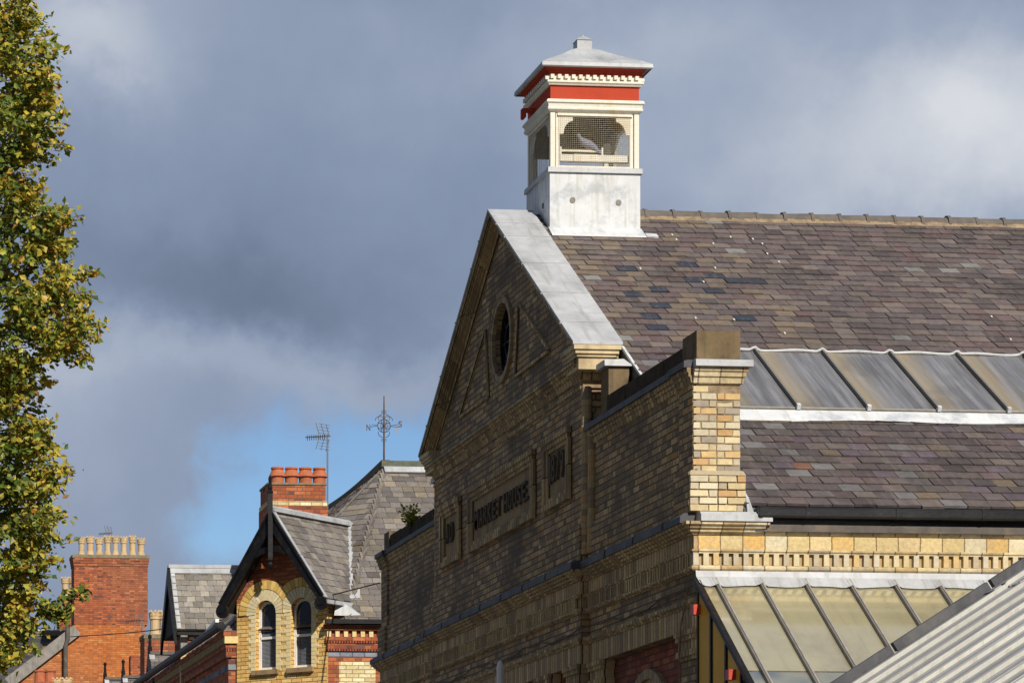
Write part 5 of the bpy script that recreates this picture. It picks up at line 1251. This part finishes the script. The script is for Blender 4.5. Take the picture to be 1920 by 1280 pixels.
# low house whose pots just reach into view
lh = thing('low_house', 'low house of which only short chimney pots show before the orange wall', 'house', (0.5, 62, 0.0))
q = at(66, 1277, D=92); r2 = at(132, 1277, D=92)
M().box(q.x - 1.5, r2.x + .6, q.y - .3, q.y + 5, 0, q.z - 1.2).build('house_wall', 'orange', lh)
M().prism([(q.y - .5, q.z - 1.2), (q.y + 2.3, q.z - .25), (q.y + 5.2, q.z - 1.2)], lambda y, z, h: (h, y, z), q.x - 1.6, r2.x + .7).build('house_roof', 'slategrey', lh)
c3 = M().box(q.x, r2.x, q.y, q.y + .6, q.z - 1.0, q.z).build('chimney', 'red', lh)
for px_ in (75, 94): s_ = at(px_, 1277, D=92.2); M().lathe([(.17, 0), (.16, .30), (.19, .31), (.19, .36), (.15, .36), (.14, .1)], (s_.x, s_.y, q.z), 12).build('chimney_pot', 'pot', c3)
for px_ in (106, 124): s_ = at(px_, 1277, D=92.2); crown_pot(M(), (s_.x, s_.y, q.z - .5), .17, .65).build('chimney_pot', 'buffpot', c3)

# ------------------------------------------------------------------ loose things: post, cables, weed
q = at(938, 1280, D=37)
m = M(); m.lathe([(.046, 0), (.046, q.z + .14), (.03, q.z + .20), (.012, q.z + .22), (0, q.z + .225)], (q.x, q.y, 0.05), 8)
tag(m.build('white_post', 'white'), 'slim white post with a chamfered cap before the shaded market front', 'post')
m = M(); pts = []
for i in range(60):
    y = 0.15 + i * 0.2; x = -PR if YR - .05 < y < YL else 0.0
    pts.append((x - .04, y, 5.245 + .028 * math.sin(y * 2.3) + .015 * math.sin(y * 7.1)))
m.tube(pts, .009, 5); tag(m.build('wall_cable', 'iron'), 'dark cable sagging along the brick courses under the dentils of the shaded front', 'cable')
m = M(); m.tube([(-.045, .12, 5.28), (-.06, .2, 5.1), (-.075, .28, 4.9), (-.085, .30, 4.6), (-.08, .27, 4.2), (-.08, .27, 2.5)], .010, 5)
tag(m.build('hanging_cable', 'mortar'), 'tan cable hanging down the corner pilaster beside the glass canopy', 'cable')
wa, wb = at(132, 1193, D=75), at(712, 1092, D=53.5); m = M(); pts = []
for i in range(25):
    t = i / 24; p = wa.lerp(wb, t); pts.append((p.x, p.y, p.z - .22 * math.sin(math.pi * t) * .9))
m.tube(pts, .012, 5); tag(m.build('overhead_wire', 'black'), 'thin black wire strung across the street before the corner house', 'wire')
wd_ = thing('weed', 'small yellow-green weed rooted on the left parapet coping', 'plant', tuple(at(772, 985, X=0.1)))
lm, sm = M(), M(); p0 = at(772, 990, X=0.02)
for k in range(34):
    a = rnd.uniform(0, 6.28); h = rnd.uniform(.08, .34); sp = rnd.uniform(.03, .2)
    tip = Vector((p0.x + sp * math.cos(a) * .6 - .03, p0.y + sp * math.sin(a) * 1.6, p0.z + h)); sm.tube([p0, tip], .003, 4)
    for j in range(5):
        c = Vector(p0).lerp(tip, .4 + .15 * j); d = Vector((rnd.uniform(-1, 1), rnd.uniform(-1, 1), rnd.uniform(-.3, 1))).normalized(); s2 = d.cross((.2, .5, .8)).normalized() * .022
        lm.add([c, c + d * .035 + s2, c + d * .075, c + d * .035 - s2], [(0, 1, 2, 3)], rnd.choice([(.22, .27, .03), (.36, .34, .05), (.14, .20, .03)]))
lm.build('leaves', 'leaf', wd_); sm.build('stem', 'bark', wd_)

# ------------------------------------------------------------------ autumn beech at the left
TD = 34.0
tx = at(-520, 900, D=TD)
tr = thing('beech_tree', 'beech tree turning yellow and orange at the left edge of the street', 'tree', (tx.x, tx.y, 0.0))
outl = [(-400, -60), (-250, 40), (-120, 70), (0, 66), (40, 92), (80, 112), (130, 104), (200, 118), (262, 122), (292, 96), (315, 55), (345, 66), (385, 118), (410, 142), (450, 132), (500, 158), (545, 165), (605, 185), (660, 160), (690, 100), (725, 78), (760, 84), (820, 102), (880, 118), (940, 112), (1000, 106), (1060, 92), (1120, 98), (1160, 78), (1200, 70), (1240, 42), (1300, 20), (1400, -40), (1560, -200)]
def edge(py):
    for (a, xa), (b2, xb) in zip(outl, outl[1:]):
        if a <= py <= b2: return xa + (xb - xa) * (py - a) / (b2 - a) + 6 * math.sin(py * .083 + 2 * math.sin(py * .03)) + 6 * math.sin(py * .21 + 1) - 32
    return -300
LF = M()
greens = [(0.098, 0.150, 0.022), (0.144, 0.198, 0.029), (0.069, 0.114, 0.020), (0.190, 0.228, 0.033)]
yell = [(0.391, 0.372, 0.050), (0.506, 0.408, 0.055), (0.310, 0.312, 0.044), (0.460, 0.360, 0.050)]
orng = [(0.529, 0.336, 0.050), (0.460, 0.216, 0.033), (0.368, 0.180, 0.033), (0.598, 0.432, 0.066)]
tr_r = random.Random(11)
def leaf(c, yl):
    n = Vector((tr_r.gauss(0, .8) + .25, tr_r.gauss(0, .8) - .75, tr_r.gauss(0, .8) + .8)).normalized()
    a = n.cross(Vector((tr_r.gauss(0, 1), tr_r.gauss(0, 1), tr_r.gauss(0, 1)))).normalized(); b2 = n.cross(a)
    L_ = tr_r.uniform(.042, .104); wd = L_ * tr_r.uniform(.32, .40)
    r = tr_r.random()
    col = tr_r.choice(greens if r > yl else (yell if r > yl * .15 else orng)); k = tr_r.uniform(.75, 1.25)
    o = len(LF.v); bend = n * L_ * .12
    LF.v += [tuple(c), tuple(c + a * L_ * .45 + b2 * wd + bend), tuple(c + a * L_), tuple(c + a * L_ * .45 - b2 * wd + bend), tuple(c + a * L_ * .5)]
    t = (col[0] * k, col[1] * k, col[2] * k)
    LF.f += [(o, o + 4, o + 1), (o + 1, o + 4, o + 2), (o, o + 3, o + 4), (o + 3, o + 2, o + 4)]; LF.c += [t] * 4
twigs = M()
def clump(px, py, dep, r, n, yl):
    c = at(px, py, D=TD + dep)
    for _ in range(n):
        d = Vector((tr_r.gauss(0, 1), tr_r.gauss(0, 1), tr_r.gauss(0, .62))) * r * .55
        leaf(c + d, yl)
    return c
for i in range(1050):       # boughs inside the visible edge
    py = tr_r.uniform(-60, 1330); e = edge(py)
    dist = abs(tr_r.gauss(0, 75)) + tr_r.uniform(4, 26)
    px = e - dist + tr_r.uniform(-14, 10)
    if px < -170: continue
    if px > -40 and math.sin(px * .055 + 2.0 * math.sin(py * .013)) * math.sin(py * .043 + 1.3) > .52: continue
    dep = tr_r.uniform(-1, 1) * min(1.6, .25 + dist * .010)
    clump(px, py + tr_r.uniform(-6, 6), dep, tr_r.uniform(.06, .15), tr_r.randint(12, 24), min(.92, max(.06, .62 - dist * .0042 + .22 * math.sin(py * .011 + px * .02 + .8) + tr_r.uniform(-.28, .28))))
for i in range(460):        # deeper boughs that close the crown
    py = tr_r.uniform(-60, 1330); e = edge(py); px = e - abs(tr_r.gauss(0, 90)) - tr_r.uniform(24, 50)
    if px > -40 and math.sin(px * .055 + 2.0 * math.sin(py * .013)) * math.sin(py * .043 + 1.3) > .52: continue
    if px > -170: clump(px, py, tr_r.uniform(.5, 2.2), tr_r.uniform(.08, .2), 26, tr_r.uniform(.05, .25))
for i in range(330):        # sprays reaching out past the edge
    py = tr_r.uniform(0, 1260); e = edge(py); ang = tr_r.uniform(-.2, .75); L_ = tr_r.uniform(16, 66)
    dep = tr_r.uniform(-.6, .6)
    a = at(e - 40, py, D=TD + dep); b2 = at(e - 20 + L_ * math.cos(ang) * .8, py - L_ * math.sin(ang), D=TD + dep + tr_r.uniform(-.2, .2))
    twigs.tube([a, a.lerp(b2, .5) + Vector((0, 0, .02)), b2], [.006, .004, .002], 4)
    yl = tr_r.uniform(.4, .95)
    for k in range(int(10 + L_ * .35)): leaf(a.lerp(b2, tr_r.random() ** .7) + Vector((tr_r.gauss(0, .03), tr_r.gauss(0, .04), tr_r.gauss(0, .03))), yl)
# boughs that stand out from the side of the crown
for (ex, ey, drop) in [(72, 30, 20), (118, 92, 40), (112, 150, 30), (126, 212, 30), (128, 272, 6), (100, 298, -12), (78, 350, 30), (120, 396, 30), (150, 404, 40), (142, 452, 25), (180, 506, 35), (172, 552, 20),
                       (196, 606, 10), (186, 632, -10), (172, 676, -25), (150, 655, -20), (98, 716, -25), (75, 740, 20), (104, 792, 30), (112, 836, 25), (136, 882, 5), (122, 905, -6), (128, 960, 20), (124, 1012, -8), (112, 1050, 12), (86, 1180, -10), (70, 1215, -12)]:
    dep = tr_r.uniform(-.7, .5); a = at(ex - 105, ey + drop, D=TD + dep); b2 = at(ex, ey, D=TD + dep)
    twigs.tube([a, a.lerp(b2, .5) + Vector((0, 0, .03)), b2], [.010, .007, .002], 4)
    yl = tr_r.uniform(.35, .85)
    for k in range(105):
        t = tr_r.random() ** .8; sp = .16 * (1 - t * .72)
        leaf(a.lerp(b2, t) + Vector((tr_r.gauss(0, .04), tr_r.gauss(0, sp), tr_r.gauss(-.01, sp * .62))), yl * (.5 + .7 * t))
# the low branch that reaches over the far chimney
a = at(40, 1150, D=TD); b2 = at(166, 1103, D=TD)
twigs.tube([a, at(90, 1138, D=TD), at(135, 1122, D=TD), b2], [.014, .010, .006, .002], 5)
for k in range(190):
    t = tr_r.random(); px, py = 70 + 96 * t, 1143 - 38 * t + tr_r.gauss(0, 9) + (10 if t < .5 else 0); leaf(at(px, py, D=TD + tr_r.uniform(-.15, .15)), .35)
for k in range(120): t = tr_r.random(); leaf(at(85 + 45 * t, 1150 + 12 * t + tr_r.gauss(0, 8), D=TD), .2)
for i in range(3000):       # the rest of the crown, out of frame
    v_ = Vector((tr_r.gauss(0, 1), tr_r.gauss(0, 1), tr_r.gauss(0, 1))).normalized() * tr_r.uniform(.30, 1.0) ** .5
    px = -520 + 650 * v_.x * (1 + .12 * math.sin(v_.z * 9)); py = 640 - 980 * v_.z
    if px < -130 or not -60 < py < 1330: clump(px, py, 3.3 * v_.y, tr_r.uniform(.14, .30), 20, max(.06, .15 + .5 * abs(v_.x) + tr_r.uniform(-.3, .2)))
tw = len(LF.v); LF.v += twigs.v; LF.f += [tuple(q + tw for q in f) for f in twigs.f]; LF.c += [(.07, .055, .04)] * len(twigs.f)
LF.build('crown', 'leaf', tr)
tk = M(); bx, by = tx.x, tx.y
tk.tube([(bx, by, 0), (bx + .05, by, 2), (bx + .02, by + .1, 4.5), (bx + .1, by, 7), (bx + .05, by, 9.5), (bx + .1, by, 11)], [.30, .24, .20, .14, .08, .03], 12)
for i in range(26):
    z0 = 3.0 + i * .28; py = tr_r.uniform(-40, 1300); tip = at(edge(py) - tr_r.uniform(10, 60), py, D=TD + tr_r.uniform(-1, 1))
    st = Vector((bx + .05, by, max(2.5, tip.z - tr_r.uniform(.4, 1.4)))); md = st.lerp(tip, .5) + Vector((0, tr_r.uniform(-.2, .2), tr_r.uniform(-.1, .25)))
    tk.tube([st, st.lerp(md, .5) + Vector((0, 0, .05)), md, md.lerp(tip, .5) + Vector((0, 0, .06)), tip], [.05, .04, .025, .014, .005], 6)
for i in range(16):
    a_ = tr_r.uniform(1.5, 5.0); z0 = tr_r.uniform(3, 9); st = Vector((bx + .05, by, z0)); tip = st + Vector((2.6 * math.cos(a_), 2.6 * math.sin(a_), tr_r.uniform(.4, 1.6)))
    tk.tube([st, st.lerp(tip, .5) + Vector((0, 0, .15)), tip], [.07, .04, .01], 6)
tk.build('trunk', 'bark', tr, smooth=True)
